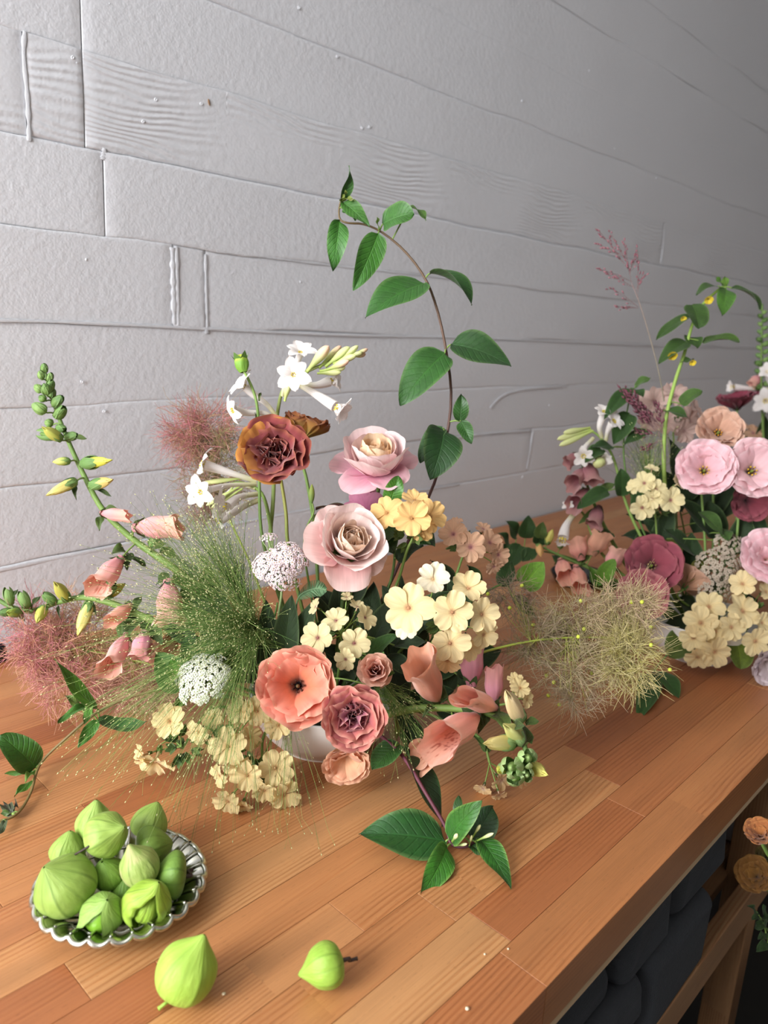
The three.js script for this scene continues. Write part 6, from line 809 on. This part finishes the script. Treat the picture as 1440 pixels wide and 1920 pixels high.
// ---------- a third arrangement at the far right edge ----------
D0 = depthOf(BOWL3);
bowlOf('flower_bowl', 'white bowl of the farthest arrangement beyond the right edge of the photo', BOWL3, 0.08, 0.05, 0.055, ceramicMat);
{
  const B = (dx = 0, dz = 0) => near(BOWL3, dx, 0.045, dz), F = face;
  foxglove('green foxglove spike at the far right edge of the photo', { seed: 161, stem: [B(-0.03, -0.02), pt(1440, 880, -0.02), pt(1428, 740, -0.01), pt(1428, 640, 0), pt(1430, 570, 0)], r0: 0.003, buds: Array.from({ length: 22 }, (_, i) => { const y = 575 + i * 7.4, s = i % 2 ? 1 : -1; return [1430, y + 6, 0, 1430 + s * (7 + i * 0.5), y, -0.01 * ((i % 3) - 1), 9 + i * 0.25, null]; }), bells: [[1424, 705, 0, 1408, 722, -0.01, 22, 'pink', F(-0.5, -0.5, 0.5), false, 0.1]] });
  lisianthus('burgundy lisianthus seen from the side at the far right below the green spike', { seed: 162, p: pt(1382, 768, -0.01), dir: F(-0.2, 0.9, 0.25), w: 76, ruffle: 0.06, outer: 1.3, c: ['#2a0a12', '#8e3448', '#9a4056', '#a84a60'], eye: '#4a3a14', anther: '#b99a3a', stem: [B(-0.05, -0.02), pt(1400, 880, -0.01)] });
  lisianthus('burgundy lisianthus cut by the right edge of the photo', { seed: 163, p: pt(1438, 766, -0.01), dir: F(0.1, 0.8, 0.4), w: 66, ruffle: 0.06, outer: 1.3, c: ['#2a0a12', '#a04a5e', '#a8566a', '#b06074'], stem: [B(-0.04, -0.02), pt(1440, 880, -0.01)] });
  tuberose('white tuberose star at the right edge of the photo above the burgundy lisianthus', { seed: 164, stem: [B(-0.03, 0), pt(1452, 880, -0.02), pt(1450, 780, -0.02), pt(1452, 700, -0.02)], flowers: [[[[1452, 770, -0.02], [1446, 762, -0.03], [1436, 752, -0.04]], 44, F(-0.5, -0.1, 0.85), 'flat', 9], [[[1452, 740, -0.02], [1446, 720, -0.03], [1440, 700, -0.04]], 30, F(-0.5, 0.3, 0.8), 'cup', 9], [[[1440, 730, 0], [1400, 728, 0], [1376, 726, 0]], 20, F(-0.9, 0, 0.2), 'cup', 8]] });
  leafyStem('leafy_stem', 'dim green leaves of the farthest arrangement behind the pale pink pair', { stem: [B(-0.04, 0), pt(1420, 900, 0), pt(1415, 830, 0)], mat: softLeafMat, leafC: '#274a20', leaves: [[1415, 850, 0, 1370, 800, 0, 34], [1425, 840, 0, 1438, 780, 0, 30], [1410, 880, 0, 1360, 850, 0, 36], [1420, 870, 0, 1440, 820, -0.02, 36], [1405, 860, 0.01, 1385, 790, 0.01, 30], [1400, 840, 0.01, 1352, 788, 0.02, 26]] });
  phlox('dim tan phlox of the farthest arrangement right of the tan peach lisianthus', { key: 'tan', c: [], seed: 165, stem: [B(-0.05, -0.01), pt(1410, 890, 0.01), pt(1400, 830, 0.01)], florets: [[1412, 812, 0, 34, F(-0.1, 0.4, 0.9)], [1366, 790, 0.01, 30, F(-0.3, 0.5, 0.8)], [1432, 820, 0, 34, F(0.2, 0.3, 0.9)], [1390, 800, 0.01, 28, F(0, 0.7, 0.6)]] });
}
// ---------- under and beside the bench ----------
{
  const cloth = new THREE.MeshStandardMaterial({ color: 0x33363b, roughness: 0.85, bumpMap: paintBump, bumpScale: 0.0012 });
  const bundle = (label, x0, x1, y0, y1, z, seed, tilt = 0) => { // a soft folded bundle with rounded folds
    const w = x1 - x0, h = y1 - y0, d = 0.22, t = thing('cloth_bundle', label, 'cloth', V((x0 + x1) / 2, y0, z - d / 2)); t.rotation.z = tilt;
    const n = seed === 1 || seed === 4 ? 2 : 1;
    for (let i = 0; i < n; i++) { const hh = h / n, g = new RoundedBoxGeometry(w * (0.96 + 0.06 * hash(seed, i)), hh * 1.02, d * (0.96 + 0.06 * hash(seed, i, 4)), 6, Math.min(hh * 0.48, 0.02)), p = g.attributes.position; for (let k = 0; k < p.count; k++) { const q = noise(p.getX(k) * 22 + seed, p.getZ(k) * 22 + i * 5, 0, seed) - 0.5; p.setY(k, p.getY(k) + q * 0.006 * (1 - 2 * Math.abs(p.getY(k)) / hh * 0.3)); p.setZ(k, p.getZ(k) + (noise(p.getX(k) * 30, p.getY(k) * 50, 0, seed + i) - 0.5) * 0.007); } g.computeVertexNormals(); g.translate((hash(seed, i, 7) - 0.5) * 0.008, hh * (i + 0.5), (hash(seed, i, 8) - 0.5) * 0.01); part('fold', g, cloth, t); }
  };
  bundle('dark grey folded cloth bundle under the bench top, nearest to the camera', 0.465, 0.60, 0.745, 0.828, 0.772, 1);
  bundle('dark grey folded cloth bundle under the bench top, second from the camera', 0.605, 0.715, 0.745, 0.83, 0.776, 2);
  bundle('dark grey folded cloth bundle under the bench top, third from the camera', 0.72, 0.865, 0.75, 0.833, 0.772, 3);
  bundle('near black folded cloth bundle on the low shelf, lower left one', 0.50, 0.66, 0.6405, 0.742, 0.78, 4);
  bundle('near black folded cloth bundle on the low shelf beside the bench leg', 0.665, 0.83, 0.6405, 0.744, 0.782, 5);
  { const t = thing('plastic_tub', 'pale grey plastic tub under the bench beyond its leg', 'tub', V(1.2, 0.6405, 0.66)); const g = new RoundedBoxGeometry(0.26, 0.14, 0.18, 4, 0.015).translate(0, 0.07, 0); part('body', g, new THREE.MeshStandardMaterial({ color: 0xb9bcc4, roughness: 0.5 }), t); part('rim', new RoundedBoxGeometry(0.28, 0.012, 0.2, 3, 0.005).translate(0, 0.136, 0), new THREE.MeshStandardMaterial({ color: 0xc6c9d0, roughness: 0.5 }), t); }
  const P = V(1.035, 0, 0.985), bk = thing('flower_bucket', 'pale plastic bucket on the floor in the bottom right corner', 'bucket', P);
  part('body', new THREE.LatheGeometry([[0, 0.004], [0.105, 0.004], [0.112, 0], [0.118, 0.01], [0.14, 0.5], [0.147, 0.505], [0.148, 0.52], [0.141, 0.524], [0.136, 0.515], [0.112, 0.014], [0, 0.012]].map((a) => new THREE.Vector2(...a)), 56), new THREE.MeshStandardMaterial({ color: 0xa9a49c, roughness: 0.6, side: THREE.DoubleSide }), bk);
  D0 = 0.95;
  const F = face, cs = (dx, dz) => V(P.x + dx, 0.1, P.z + dz);
  for (const [label, x, y, off, d, w, c, s] of [['orange brown double flower at the bottom right, uppermost beside the pale tub', 1428, 1572, 0.0, F(-0.3, 0.8, 0.4), 66, ['#5a3a14', '#a8682e', '#9a5a2a', '#b47a3e'], 171], ['ochre double flower at the bottom right, nearest to the bench leg', 1420, 1645, -0.02, F(-0.5, 0.5, 0.6), 74, ['#6a4a14', '#a9782e', '#9c682c', '#b98a44'], 172], ['dim olive flower between the two ochre ones at the bottom right', 1436, 1610, 0.02, F(-0.2, 0.6, 0.6), 44, ['#4a4a14', '#6a6424', '#6a5a24', '#7a6a34'], 173]]) lisianthus(label, { seed: s, p: pt(x, y, off), dir: d, w, full: 1, ruffle: 0.04, outer: 1.15, c, stem: [cs((s % 3) * 0.03 - 0.03, -0.05), V(P.x - 0.05, 0.53, P.z - 0.06)] });
  leafyStem('leafy_stem', 'dark green ferny leaf in the bucket at the bottom right corner', { stem: [cs(0, -0.02), V(P.x - 0.03, 0.53, P.z - 0.05), pt(1436, 1740, -0.03), pt(1412, 1700, -0.04)], mat: softLeafMat, leafC: '#2f5a24', leaves: [[1420, 1712, -0.04, 1404, 1698, -0.05, 14], [1424, 1718, -0.04, 1412, 1722, -0.05, 14], [1428, 1724, -0.04, 1436, 1700, -0.05, 14], [1430, 1732, -0.04, 1416, 1740, -0.05, 16], [1434, 1740, -0.04, 1440, 1716, -0.05, 14], [1436, 1750, -0.04, 1424, 1760, -0.05, 16], [1440, 1768, -0.04, 1420, 1782, -0.05, 18]] });
}
renderer.render(scene, camera);
